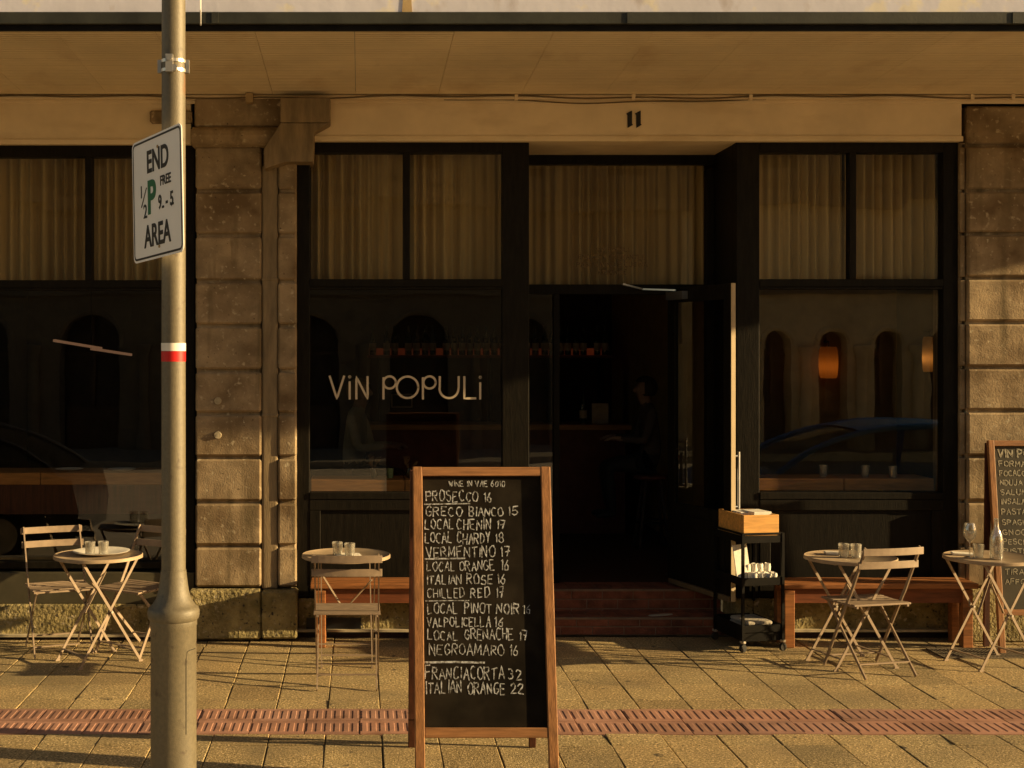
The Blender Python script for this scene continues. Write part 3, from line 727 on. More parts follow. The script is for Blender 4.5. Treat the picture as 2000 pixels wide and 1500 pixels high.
# ---------------------------------------------------------------- inside the shop
def counter(x0, x1, y0, y1, z, label, gap=True):
    c = empty('window_counter', ((x0+x1)/2, (y0+y1)/2, FZ), 0, label, 'counter')
    cx, cy = (x0+x1)/2, (y0+y1)/2
    g = MB(); n = 2
    for k in range(n):
        a = x0 + (x1-x0)*k/n; d = x0 + (x1-x0)*(k+1)/n - .004
        g.box(a-cx, d-cx, y0-cy, y1-cy, z-.09-FZ, z-FZ)
    g.build('counter_top', M['sillwood'], c, bevel=.006)
    for sx in (x0+.08, x1-.12):
        g = MB(); g.box(sx-cx, sx+.06-cx, y0-cy+.05, y0-cy+.11, 0, z-.09-FZ); g.build('leg', M['dark'], c)
    if x0 < -1:
        g = MB(); g.box(x0-cx, x1-cx, y0-cy+.01, y0-cy+.03, z-.31-FZ, z-.09-FZ); g.build('apron', M['darkwood'], c)
counter(-.36, 1.02, 10.10, 10.46, 1.125, 'wooden counter inside the lettered window, just above the black panel')
counter(2.88, 4.20, 10.10, 10.46, 1.135, 'wooden counter inside the window right of the door, above the long bench')
counter(-3.5, -1.26, 10.30, 10.75, 1.16, 'wooden counter with white plates inside the window behind the street pole')
# plates on the left counter
for u in (135, 238):
    g = MB(); g.lathe([(.0, 0), (.07, 0), (.105, .012), (.108, .014), (.07, .006), (.0, .005)], (0,0,0), 24, cap=False)
    tag(g.build('plate', M['white'], None, smooth=True, loc=(gx(u, 10.5), 10.5, 1.161)), 'white plate on the counter inside the left window, ' + ('left of the two' if u < 200 else 'right of the two, nearer the pole'), 'plate', 'plates on the left window counter')
# candle glass and two twig vases on the lettered window's counter
g = MB(); g.lathe([(.022, 0), (.024, .07), (.02, .07), (.019, .005)], n=16); tag(g.build('candle_glass', M['greenglass'], None, smooth=True, loc=(gx(762,10.25), 10.25, 1.126)), 'small pale green candle glass on the counter inside the lettered window', 'candle glass')
for u, lb in ((730, 'vase of dry twigs left of the green candle glass'), (800, 'vase of dry twigs right of the green candle glass, above the chalkboard')):
    v_ = empty('twig_vase', (gx(u,10.25), 10.27, 1.126), 0, lb, 'vase')
    g = MB(); g.lathe([(.02, 0), (.03, .03), (.018, .07), (.012, .07), (.012, .06)], n=14); g.build('vase_body', M['bottle'], v_, smooth=True)
    g = MB(); rr = random.Random(u)
    for k in range(9):
        a = rr.uniform(0, 6.28); t_ = Vector((math.cos(a)*.05, math.sin(a)*.04, rr.uniform(.11, .17)))
        g.tube([(0,0,.05), t_*.6 + Vector((0,0,.02)), t_], .0018, 5)
        for q in range(3):
            p = t_ * rr.uniform(.75, 1); g.quad(p, p + Vector((.014, .004, .006)), p + Vector((.02, 0, .018)), p + Vector((.004, -.004, .012)))
    g.build('twig', M['leaf'], v_)
# small glasses on the right window counter
for i, (u, y) in enumerate(((1690, 10.22), (1744, 10.16), (1608, 10.25))):
    g = MB(); g.lathe([(.026, .001), (.032, .085), (.030, .085), (.025, .006), (0, .006)], n=16, cap=False)
    tag(g.build('tumbler', M['cup'], None, smooth=True, loc=(gx(u, y), y, 1.136)), ['clear tumbler on the right window counter, the middle one of three', 'clear tumbler on the right window counter, the one nearest the stone pier', 'clear tumbler on the right window counter, the one nearest the door'][i], 'glass', 'tumblers on the right window counter')
# shelf with bottles and warm strip
YS = 15.0
sh = empty('bottle_shelf', (1.4, YS, 2.03), 0, 'long wall shelf of wine bottles glowing red along its foot, above the bar', 'shelf')
g = MB(); g.box(-1.32, 1.32, -.14, .16, -.03, 0); g.build('shelf_board', M['bar'], sh)
g = MB(); g.box(-1.3, 1.3, .10, .13, .0, .075); g.build('light_strip', M['led'], sh)
for sx in (-1.2, 0, 1.2):
    g = MB(); g.box(sx, sx+.03, -.1, .16, -.8, -.03); g.build('shelf_bracket', M['blackmetal'], sh)
def make_bottle():
    e = empty('wine_bottle', (0,0,0))
    g = MB(); g.lathe([(.034, 0), (.037, .01), (.037, .19), (.030, .215), (.014, .245), (.0135, .30), (.015, .302), (.015, .315), (.0, .315)], n=14, cap=False); g.build('bottle_body', M['bottle'], e, smooth=True)
    g = MB(); g.lathe([(.0376, .05), (.0376, .13)], n=14, cap=False); g.build('bottle_label', M['label'], e, smooth=True)
    return e
bt = make_bottle(); rr = random.Random(11); nb = 0
x = .14
while x < 2.66:
    o = bt if nb == 0 else copy_tree(bt)
    o.location = (x, YS + rr.uniform(-.05, .03), 2.031)
    tag(o, 'dark wine bottle in the row on the glowing wall shelf', 'wine bottle', 'wine bottles along the glowing shelf')
    nb += 1; x += rr.choice((.082, .086, .095, .15))
bar = empty('bar_counter', (1.5, 13.8, FZ), 0, 'dark red bar counter deep inside the shop', 'bar counter')
g = MB(); g.box(-1.4, 1.1, -.25, .25, 0, 1.02); g.build('bar_front', M['bar'], bar)
g = MB(); g.box(-1.45, 1.15, -.32, .30, 1.02, 1.07); g.build('bar_top', M['sillwood'], bar)
b2 = copy_tree(bt, loc=(gx(1139,13.75), 13.75, 1.354)); tag(b2, 'dark wine bottle standing alone on the bar counter', 'wine bottle')
del b2['group']
g = MB(); g.box(-.08, .08, -.02, .02, 0, .20); tag(g.build('menu_stand', M['label'], None, loc=(gx(1172,13.7), 13.7, 1.354)), 'pale square card standing on the bar counter beside the lone bottle', 'menu card')
g = MB(); g.box(-.10, .10, -.01, .01, -.07, .07); pf = empty('picture_frame', (gx(785, 14.9), 14.95, gz(783,14.9)), 0, 'small pale picture frame hanging behind the window lettering', 'picture')
fr = MB()
for a in ((-.115,.115,.06,.075),(-.115,.115,-.075,-.06),(-.115,-.10,-.06,.06),(.10,.115,-.06,.06)): fr.box(a[0], a[1], -.012, .012, a[2], a[3])
fr.build('frame', M['label'], pf); g.build('print', M['dark'], pf)
# wall lamps
def sconce(u, v, Y, r, h, m, label, pw):
    e = empty('wall_lamp', (gx(u,Y), Y, gz(v,Y)), 0, label, 'lamp')
    g = MB(); g.lathe([(r*.80, -h/2), (r*.93, -h/2+.03), (r, -h*.1), (r, h*.1), (r*.93, h/2-.03), (r*.80, h/2)], n=24, cap=False); g.build('lamp_shade', m, e, smooth=True)
    ld = bpy.data.lights.new('lamp_bulb', 'POINT'); ld.energy = pw; ld.color = (1, .55, .22); ld.shadow_soft_size = .035
    lo = bpy.data.objects.new('lamp_bulb', ld); C.objects.link(lo); lo.parent = e; lo.location = (0, 0, -h*.12)
    g = MB(); g.tube([(0, 0, h/2), (0, 0, h/2 + .05), (.0, .12, h/2 + .05)], .01); g.build('lamp_bracket', M['blackmetal'], e)
sconce(1618, 708, 13.25, .09, .30, M['lamp1'], 'glowing amber wall lamp in the middle of the right window', .12)
sconce(1815, 692, 12.6, .062, .32, M['lamp2'], 'pale cylindrical wall lamp at the right edge of the right window', .11)
e = empty('linear_lamp', (gx(170,13), 13, gz(678,13)), 0, 'thin slanting pair of glowing lamp tubes inside the left window', 'lamp')
for a, c in (((105,665),(175,680)), ((178,681),(236,693))):
    p = at(*a, 13) - e.location; q = at(*c, 13) - e.location
    g = MB(); g.bar(p, q + Vector((0, .6, 0)), .02, .024); g.build('lamp_tube', M['tubelamp'], e)
g = MB(); g.tube([(0, .2, .02), (0, .2, 3.72 - e.location.z)], .005, 6); g.build('lamp_cord', M['blackmetal'], e)

# two guests on stools, dim behind the glass
def make_person(loc, rz, shirt, hairm, label):
    J = {'pelvis':(0,0,.80,.13,.15),'waist':(.0,0,.95,.105,.13),'chest':(-.02,0,1.15,.115,.16),'neck':(-.045,0,1.31,.05,.05),'jaw':(-.075,0,1.375,.066,.06),'skull':(-.07,0,1.455,.09,.075),'crown':(-.06,0,1.52,.05,.05),
         'nose':(-.172,0,1.425,.010,.012)}
    E = [('pelvis','waist'),('waist','chest'),('chest','neck'),('neck','jaw'),('jaw','skull'),('skull','crown'),('skull','nose')]
    for sd, y in (('a', 1), ('b', -1)):
        J.update({'sh'+sd:(-.02,y*.165,1.23,.058,.058),'el'+sd:(-.10,y*.215,.98,.042,.042),'wr'+sd:(-.31,y*.13,1.0,.028,.026),'pm'+sd:(-.375,y*.115,1.0,.030,.018),
                  'hp'+sd:(-.03,y*.09,.78,.095,.09),'kn'+sd:(-.42,y*.11,.745,.062,.06),'an'+sd:(-.37,y*.10,.36,.038,.038),'he'+sd:(-.36,y*.10,.315,.036,.036),'to'+sd:(-.53,y*.115,.30,.034,.026),
                  'ear'+sd:(-.058,y*.083,1.435,.016,.010)})
        E += [('chest','sh'+sd),('sh'+sd,'el'+sd),('el'+sd,'wr'+sd),('wr'+sd,'pm'+sd),('pelvis','hp'+sd),('hp'+sd,'kn'+sd),('kn'+sd,'an'+sd),('an'+sd,'he'+sd),('he'+sd,'to'+sd),('skull','ear'+sd)]
        for f, (dy, ln) in enumerate(((.024,.055),(.009,.066),(-.007,.062),(-.021,.048))):
            a, b2_ = 'f%s%d' % (sd, f), 'g%s%d' % (sd, f)
            J[a] = (-.375-ln*.6, y*.115+dy, .995, .0085, .0085); J[b2_] = (-.375-ln*1.1, y*.115+dy*1.1, .975, .0075, .0075); E += [('pm'+sd, a), (a, b2_)]
        J['t'+sd] = (-.36, y*.115-y*.045, .995, .010, .010); J['u'+sd] = (-.395, y*.115-y*.058, .985, .0085, .0085); E += [('wr'+sd, 't'+sd), ('t'+sd, 'u'+sd)]
    names = list(J); me = bpy.data.meshes.new('body'); me.from_pydata([J[n][:3] for n in names], [(names.index(a), names.index(b)) for a, b in E], [])
    o = bpy.data.objects.new('body', me); C.objects.link(o); sk = o.modifiers.new('skin', 'SKIN'); sk.use_smooth_shade = True
    for i, n in enumerate(names):
        v = me.skin_vertices[0].data[i]; v.radius = J[n][3:5]; v.use_root = (n == 'pelvis')
    sb_ = o.modifiers.new('sub', 'SUBSURF'); sb_.levels = sb_.render_levels = 2
    dg = bpy.context.evaluated_depsgraph_get(); m2 = bpy.data.meshes.new_from_object(o.evaluated_get(dg)); bpy.data.objects.remove(o)
    m2.name = 'person'; m2.materials.clear()
    for m_ in (M['skin'], shirt, M['rubber']): m2.materials.append(m_)
    for p in m2.polygons:
        c = p.center; p.use_smooth = True
        p.material_index = 0 if (c.z > 1.315 or (c.x < -.30 and c.z > .90)) else (1 if c.z > .86 else 2)
    o = bpy.data.objects.new('person', m2); C.objects.link(o); o.location = loc; o.rotation_euler = (0, 0, rz); tag(o, label, 'person')
    bm = bmesh.new(); bmesh.ops.create_uvsphere(bm, u_segments=24, v_segments=16, radius=.108)
    for v in list(bm.verts):
        if v.co.x < -.045 and v.co.z < .045 or v.co.z < -.085: bm.verts.remove(v)
    me = bpy.data.meshes.new('hair'); bm.to_mesh(me); bm.free(); me.materials.append(hairm)
    h = bpy.data.objects.new('hair', me); C.objects.link(h); h.parent = o; h.location = (-.052, 0, 1.455); h.scale = (1.02, .92, 1.0)
    for p in me.polygons: p.use_smooth = True
    sm = h.modifiers.new('thickness', 'SOLIDIFY'); sm.thickness = .012
    return o
def stool(loc, label):
    e = empty('bar_stool', loc, 0, label, 'stool', 'bar stools inside the shop')
    g = MB(); g.lathe([(0, .62), (.15, .62), (.165, .635), (.165, .655), (.15, .665), (0, .665)], n=24, cap=False); g.build('seat', M['bar'], e, smooth=True)
    for k in range(4):
        a = R(45 + 90*k); g = MB(); g.bar((.09*math.cos(a), .09*math.sin(a), .62), (.19*math.cos(a), .19*math.sin(a), 0), .025, .025); g.build('leg', M['dark'], e)
    g = MB(); g.lathe([(.150, .23), (.160, .23), (.160, .245), (.150, .245)], n=24, cap=False); g.build('foot_ring', M['blackmetal'], e)
p1 = Vector((gx(1272, 12.6), 12.6, FZ)); make_person(p1, 0, M['shirt'], M['hair'], 'dark haired person in a dark top seated inside, seen through the open doorway'); stool(p1, 'bar stool under the person seen through the open doorway')
p2 = Vector((gx(690, 11.6), 11.6, FZ)); make_person(p2, R(165), mat('pale_top', (.34, .28, .18), .9), mat('fair_hair', (.22, .14, .06), .8), 'person in a pale top seated inside, behind the letters ViN'); stool(p2, 'bar stool under the person behind the letters ViN')

# ---------------------------------------------------------------- bistro furniture
def make_table():
    e = empty('bistro_table', (0,0,0))
    g = MB(); r = .295
    g.lathe([(0, .708), (r-.012, .708), (r-.004, .712), (r, .708), (r, .690), (r-.006, .688), (r-.010, .700), (0, .700)], n=56, cap=False)
    g.build('table_top', M['tabletop'], e, smooth=True)
    g = MB()
    for y in (-.17, .17): g.bar((-.235, y, .692), (.235, y, .692), .02, .012)
    g.build('top_rail', M['taupe'], e)
    for s in (-1, 1):
        for k in (-1, 1):
            y = s * (.185 if k > 0 else .165)
            g = MB(); g.bar((-.205*k, y, .69), (.215*k, y, .008), .017, .007, up=(0, 1, 0)); g.box(.215*k-.016, .215*k+.016, y-.007, y+.007, 0, .012); g.build('leg', M['taupe'], e)
    for k, y in ((1, .185), (-1, .165)):
        g = MB(); g.bar((.175*k, -y, .075), (.175*k, y, .075), .016, .008); g.build('stretcher', M['taupe'], e)
    g = MB(); g.bar((-.14, -.165, .56), (.10, .0, .33), .014, .005); g.bar((.14, .165, .56), (-.10, .0, .33), .014, .005); g.build('brace', M['taupe'], e)
    g = MB()
    for s in (-1, 1): g.tube([(0.0, s*.150, .352), (0.0, s*.20, .352)], .008, 8)
    g.build('pivot', M['steel'], e)
    return e
def make_chair():
    """folding slat chair, faces +y; back posts run down to the front feet"""
    e = empty('folding_chair', (0,0,0)); W = .195
    tp, ft = (-.255, .83), (.205, 0)
    for s in (-1, 1):
        g = MB(); g.bar((s*W, tp[0], tp[1]), (s*W, tp[0]*.62 + ft[0]*.38 - .012, .515), .009, .022, up=(1,0,0) if False else (0,1,.5)); g.bar((s*W, tp[0]*.62 + ft[0]*.38 - .012, .52), (s*W, ft[0], ft[1]+.006), .009, .022, up=(0,1,.5)); g.build('leg', M['taupe'], e)
        g = MB(); g.bar((s*(W-.014), .185, .440), (s*(W-.014), -.235, .006), .008, .020, up=(0,1,-.5)); g.build('leg', M['taupe'], e)
    g = MB()
    def slat(z, y, hgt, bow):
        n = 10; last = None
        for i in range(n+1):
            x = -.215 + .43*i/n; yy = y - bow*(1 - (x/.215)**2); c = [(x, yy-.005, z-hgt/2), (x, yy+.005, z-hgt/2), (x, yy+.005, z+hgt/2), (x, yy-.005, z+hgt/2)]
            vs = [g.bm.verts.new(p) for p in c]
            if last:
                for k in range(4): g.bm.faces.new((last[k], last[(k+1)%4], vs[(k+1)%4], vs[k]))
            else: g.bm.faces.new(vs[::-1])
            last = vs
        g.bm.faces.new(last)
    slat(.805, -.258, .046, .018); slat(.715, -.206, .046, .018)
    g.build('backrest', M['taupe'], e, bevel=.002)
    g = MB()
    for k in range(8):
        y = -.150 + k*.0475; z = .452 - .006*math.sin(k/7*math.pi) + (.0 if k < 7 else -.006)
        g.box(-.205, .205, y, y + .041, z-.006, z+.006)
    g.box(-.19, -.175, -.15, .215, .432, .446); g.box(.175, .19, -.15, .215, .432, .446)
    g.build('seat', M['taupe'], e, bevel=.002)
    for a in ((W, .170, .075), (W-.014, -.165, .085), ):
        g = MB(); g.bar((-a[0], a[1], a[2]), (a[0], a[1], a[2]), .016, .008); g.build('stretcher', M['taupe'], e)
    return e
tb, ch = make_table(), make_chair()
def px(u, Y): return gx(u, Y)
TAB = [  # centre pixel, depth, yaw, label
 (192, 9.22, 38, 'beige round bistro table left of the street pole, with a white plate and two tumblers'),
 (676, 9.22, 92, 'beige round bistro table right of the stone pier, before the left bench'),
 (1661, 9.12, 14, 'beige round bistro table before the right bench, between the trolley and the stemmed glass'),
 (1935, 9.12, 16, 'beige round bistro table carrying the stemmed wine glass and bottle at the right edge')]
tabs = []
for i, (u, Y, yaw, lb) in enumerate(TAB):
    o = tb if i == 0 else copy_tree(tb)
    o.location = (px(u, Y), Y, 0); o.rotation_euler = (0, 0, R(yaw)); tag(o, lb, 'table', 'round bistro tables on the footpath'); tabs.append(o)
CH = [  # seat centre pixel, depth, yaw (0 faces the wall), label
 (114, 9.52, 203, 'beige folding chair against the window, left of the leftmost bistro table'),
 (268, 9.52, 148, 'beige folding chair half hidden behind the street pole'),
 (678, 8.62, 0, 'beige folding chair seen from behind, pushed up to the table right of the stone pier'),
 (1697, 8.93, 14, 'beige folding chair turned away before the right bench, nearest the camera on that side'),
]
for i, (u, Y, yaw, lb) in enumerate(CH):
    o = ch if i == 0 else copy_tree(ch)
    o.location = (px(u, Y), Y, 0); o.rotation_euler = (0, 0, R(yaw)); tag(o, lb, 'chair', 'folding chairs on the footpath')
# benches
def bench(x0, x1, y0, y1, label):
    e = empty('wooden_bench', ((x0+x1)/2, (y0+y1)/2, 0), 0, label, 'bench', 'low wooden benches under the windows')
    w_, d = (x1-x0)/2, (y1-y0)/2
    g = MB()
    for k in range(3):
        a = -d + 2*d*k/3; g.box(-w_, w_, a+.002, a+2*d/3-.002, .412, .45)
    g.build('seat', M['bench'], e, bevel=.006)
    g = MB(); g.box(-w_+.06, w_-.06, -d+.035, -d+.06, .31, .412); g.box(-w_+.06, w_-.06, d-.06, d-.035, .31, .412); g.build('apron', M['benchdark'], e)
    for sx in (-1, 1):
        for sy in (-1, 1):
            g = MB(); cx = sx*(w_-.07); cy = sy*(d-.05); g.box(cx-.035, cx+.035, cy-.035, cy+.035, 0, .405); g.build('leg', M['bench'], e, bevel=.004)
bench(-.345, 1.12, 9.60, 9.88, 'dark wooden bench under the lettered window, half hidden by the chalkboard')
bench(2.92, 4.30, 9.60, 9.88, 'reddish wooden bench under the window right of the door')

# ---------------------------------------------------------------- things on the tables
def make_tumbler():
    g = MB(); g.lathe([(.0, .001), (.031, .001), (.036, .088), (.0335, .088), (.029, .008), (.0, .008)], n=22, cap=False)
    return g.build('tumbler', M['cup'], None, smooth=True)
tm = make_tumbler(); first = [True]
def tumbler(ti, u, Y, lb):
    o = tm if first[0] else copy_tree(tm); first[0] = False
    o.location = (gx(u, Y), Y, .7125); tag(o, lb, 'glass', 'clear tumblers on the bistro tables')
tumbler(0, 176, 9.12, 'clear tumbler on the leftmost table, left of its pair')
tumbler(0, 202, 9.14, 'clear tumbler on the leftmost table, right of its pair')
tumbler(1, 659, 9.16, 'clear tumbler on the table right of the stone pier, left of its pair')
tumbler(1, 683, 9.10, 'clear tumbler on the table right of the stone pier, right of its pair')
tumbler(2, 1648, 9.08, 'clear tumbler on the table before the right bench, left of its pair')
tumbler(2, 1672, 9.06, 'clear tumbler on the table before the right bench, right of its pair')
tumbler(3, 1911, 9.05, 'clear tumbler beside the stemmed wine glass on the rightmost table')
def napkin(u, Y, w_, d, rz, z, lb, th=.006):
    g = MB(); g.box(-w_/2, w_/2, -d/2, d/2, 0, th*.45); g.box(-w_/2+.004, w_/2-.006, -d/2+.003, d/2-.002, th*.55, th)
    tag(g.build('napkin', M['white'], None, bevel=.001, loc=(gx(u,Y), Y, z), rot=(R(1), R(2), rz)), lb, 'napkin', 'folded white napkins on the tables')
g = MB(); g.lathe([(0, 0), (.12, 0), (.185, .016), (.19, .02), (.185, .021), (.12, .006), (0, .005)], n=40, cap=False)
pl = g.build('plate', M['white'], None, smooth=True, loc=(gx(198, 9.24), 9.24, .7125)); tag(pl, 'broad white plate under the tumblers on the leftmost table', 'plate')
for o in bpy.data.objects:
    if o.name.startswith('tumbler') and 'leftmost' in o.get('label', ''): o.location.z = .7195
napkin(680, 9.17, .17, .11, R(8), .7125, 'white napkin under the two tumblers right of the stone pier')
napkin(1632, 9.22, .14, .10, R(-8), .7125, 'white napkin behind the two tumblers before the right bench', .010)
napkin(1880, 9.20, .14, .09, R(-14), .7125, 'white napkin behind the stemmed wine glass on the rightmost table', .010)
g = MB(); g.lathe([(0, 0), (.036, 0), (.034, .003), (.006, .008), (.004, .02), (.004, .095), (.010, .105), (.034, .130), (.042, .160), (.040, .19), (.031, .225), (.0295, .225), (.038, .19), (.040, .16), (.032, .132), (.006, .108), (0, .106)], n=26, cap=False)
tag(g.build('wine_glass', M['clear'], None, smooth=True, loc=(gx(1894, 9.06), 9.06, .7125)), 'empty stemmed wine glass on the rightmost table', 'wine glass')
g = MB(); g.lathe([(0, 0), (.040, 0), (.042, .01), (.042, .125), (.034, .165), (.016, .205), (.014, .255), (.016, .262), (.0135, .262), (.0125, .205), (.031, .165), (.039, .125), (.039, .006), (0, .006)], n=26, cap=False)
tag(g.build('water_bottle', M['clear'], None, smooth=True, loc=(gx(1946, 9.0), 9.0, .7125)), 'clear glass water bottle on the rightmost table', 'bottle')

# ---------------------------------------------------------------- trolley
TC, TR_ = Vector((2.725, 9.70, 0)), R(11)
def TL(x, y, z): return TC + Matrix.Rotation(TR_, 3, 'Z') @ Vector((x, y, 0)) + Vector((0, 0, z))
tr = empty('trolley', TC, TR_, 'black three tier metal trolley on castors beside the open door', 'trolley')
hw, hd = .148, .215
for sx in (-1, 1):
    for sy in (-1, 1):
        g = MB(); g.bar((sx*hw, sy*hd, .07), (sx*hw, sy*hd, .815), .018, .018, up=(0,1,0)); g.build('post', M['blackmetal'], tr)
        cs = MB(); cs.lathe([(.006, -.012), (.027, -.010), (.029, 0), (.027, .010), (.006, .012)], n=16); w_ = cs.build('castor', M['rubber'], tr, loc=(sx*hw, sy*hd, .03), rot=(R(90), 0, R(20)))
        fk = MB(); fk.box(-.010, .010, -.018, .018, .0, .016); fk.build('castor_fork', M['steel'], w_, loc=(0, .034, 0), rot=(R(-90), 0, 0))
for z, hh in ((.748, .05), (.455, .055), (.135, .05)):
    g = MB(); g.box(-hw+.005, hw-.005, -hd+.005, hd-.005, z, z+.006)
    for s in (-1, 1):
        g.box(-hw, hw, s*hd-.004, s*hd+.004, z, z+hh); g.box(s*hw-.004, s*hw+.004, -hd, hd, z-.001, z+hh-.001)
    g.build('tray', M['blackmetal'], tr, bevel=.002)
g = MB()
for s in (-1, 1):
    g.bar((-hw, s*hd, .812), (hw, s*hd, .812), .012, .012); g.bar((s*hw, -hd, .810), (s*hw, hd, .810), .012, .012)
g.build('top_rail', M['blackmetal'], tr)
g = MB(); g.box(-hw+.006, hw-.006, -hd+.006, hd-.006, .072, .134); g.build('drawer', M['blackmetal'], tr, bevel=.003)
bx = empty('wooden_box', TL(-.006, -.01, .755), TR_ - R(1), 'open wooden box of paper napkins on top of the black trolley', 'box')
g = MB(); a, d, hh = .130, .20, .185
g.box(-a, a, -d, -d+.014, 0, hh); g.box(-a, a, d-.014, d, 0, hh); g.box(-a, -a+.014, -d+.014, d-.014, 0, hh-.001); g.box(a-.014, a, -d+.014, d-.014, 0, hh-.001); g.box(-a+.014, a-.014, -d+.014, d-.014, 0, .012)
g.build('box_side', M['boxwood'], bx, bevel=.003)
for i, (dx, dy, z) in enumerate(((-.02, .02, .150), (.035, -.05, .158))):
    g = MB()
    for k in range(5): g.box(-.07 + k*.001, .07 - k*.0012, -.09, .09 - k*.001, .007*k, .007*k + .0055)
    tag(g.build('napkin_stack', M['white'], None, loc=TL(dx, dy, .755 + z + .005), rot=(0, 0, TR_ + R(-2 + i*5))), ['stack of white paper napkins in the wooden box, the lower one behind', 'stack of white paper napkins in the wooden box, the higher one in front'][i], 'napkins', 'napkin stacks in the wooden box')
g = MB(); g.box(-.055, .055, -.004, .004, 0, .26); tag(g.build('menu_sheet', M['white'], None, loc=TL(-.07, -.08, .462), rot=(R(-6), R(-5), R(18))), 'white sheet standing upright on the middle tray of the trolley', 'paper sheet')
rr = random.Random(9)
pos = [tuple(TL(-.03 + .048*(k % 4), -.15 + .05*(k // 4), 0))[:2] for k in range(12)]
for k, (x, y) in enumerate(pos):
    g = MB(); rw = [(.0, 0), (.021, 0), (.0235, .03), (.022, .062), (.020, .070), (.0, .066)]
    g.lathe(rw, n=14, cap=False)
    o = g.build('rolled_towel', M['white'], None, smooth=True, loc=(x, y, .4615 + (.0 if k < 8 else .05)), rot=(rr.uniform(-.12, .12), rr.uniform(-.12, .12), rr.uniform(0, 3)))
    rough(o, .014, .02, 1, k)
    tag(o, 'small rolled white towel crowded on the middle tray of the trolley', 'towel', 'rolled towels on the middle tray')
for k in range(2):
    g = MB(); g.box(-.095, .095, -.13, .13, 0, .028); o = g.build('folded_cloth', M['greycloth'], None, bevel=.012, seg=3, loc=TL(.006*k, -.02 - .01*k, .142 + .03*k), rot=(0, 0, TR_ + R(4*k - 3)))
    tag(o, 'folded grey cloth on the bottom tray of the trolley, ' + ('under the other' if k == 0 else 'on top of the other'), 'cloth', 'folded cloths on the bottom tray')
g = MB(); g.lathe([(.0, 0), (.02, 0), (.024, .04), (.022, .05), (.015, .05)], n=14); tag(g.build('small_cup', M['label'], None, smooth=True, loc=TL(-.115, .19, .755)), 'small pale cup at the back left corner of the trolley top', 'cup')

# ---------------------------------------------------------------- A-frame chalkboard
YT, YB, YR, ZTB = 6.87, 6.55, 7.19, None
zt = gz(912, YT)
sb = empty('chalkboard_sign', (0, 0, 0), 0, 'freestanding A-frame chalkboard with a handwritten wine list in a wooden frame', 'sign')
XL, XR = gx(806, YT), gx(1074, YT)
top = Vector((0, YT, zt)); bot = Vector((0, YB, 0)); dn = (bot - top).normalized(); LN = (bot - top).length
nrm = Vector((0, dn.z, -dn.y)); nrm = nrm if nrm.y < 0 else -nrm      # faces the camera
def BP(x, s, n=0): return top + Vector((x, 0, 0)) + dn * s + nrm * n     # board point: x, distance down the slope, height above
def slopebox(mb, x0, x1, s0, s1, n0, n1):
    vs = [mb.bm.verts.new(BP(x, s, n)) for x in (x0, x1) for s in (s0, s1) for n in (n0, n1)]
    for f in ((0,1,3,2),(4,6,7,5),(0,4,5,1),(2,3,7,6),(0,2,6,4),(1,5,7,3)): mb.bm.faces.new([vs[i] for i in f])
def ray_s(v):            # photo row -> distance down the slope
    k = (v - CY) / F     # z = H - k*y along the ray
    # top.z + dn.z s = H - k (top.y + dn.y s)
    return (H - k*top.y - top.z) / (dn.z + k*dn.y)
SW = .047
for x0, x1 in ((XL, XL + SW), (XR - SW, XR)):
    g = MB(); slopebox(g, x0, x1, 0, LN, -.016, .016); g.build('stile', M['wood'], sb, bevel=.004)
s1, s2 = ray_s(930), ray_s(1421)
for s0_, s1_ in ((0.002, s1), (s2, ray_s(1441))):
    g = MB(); slopebox(g, XL + SW, XR - SW, s0_, s1_, -.014, .014); g.build('rail', M['woodh'], sb, bevel=.003)
g = MB(); slopebox(g, XL + SW - .004, XR - SW + .004, s1 - .004, s2 + .004, -.012, -.006); g.build('board_panel', M['chalkboard'], sb)
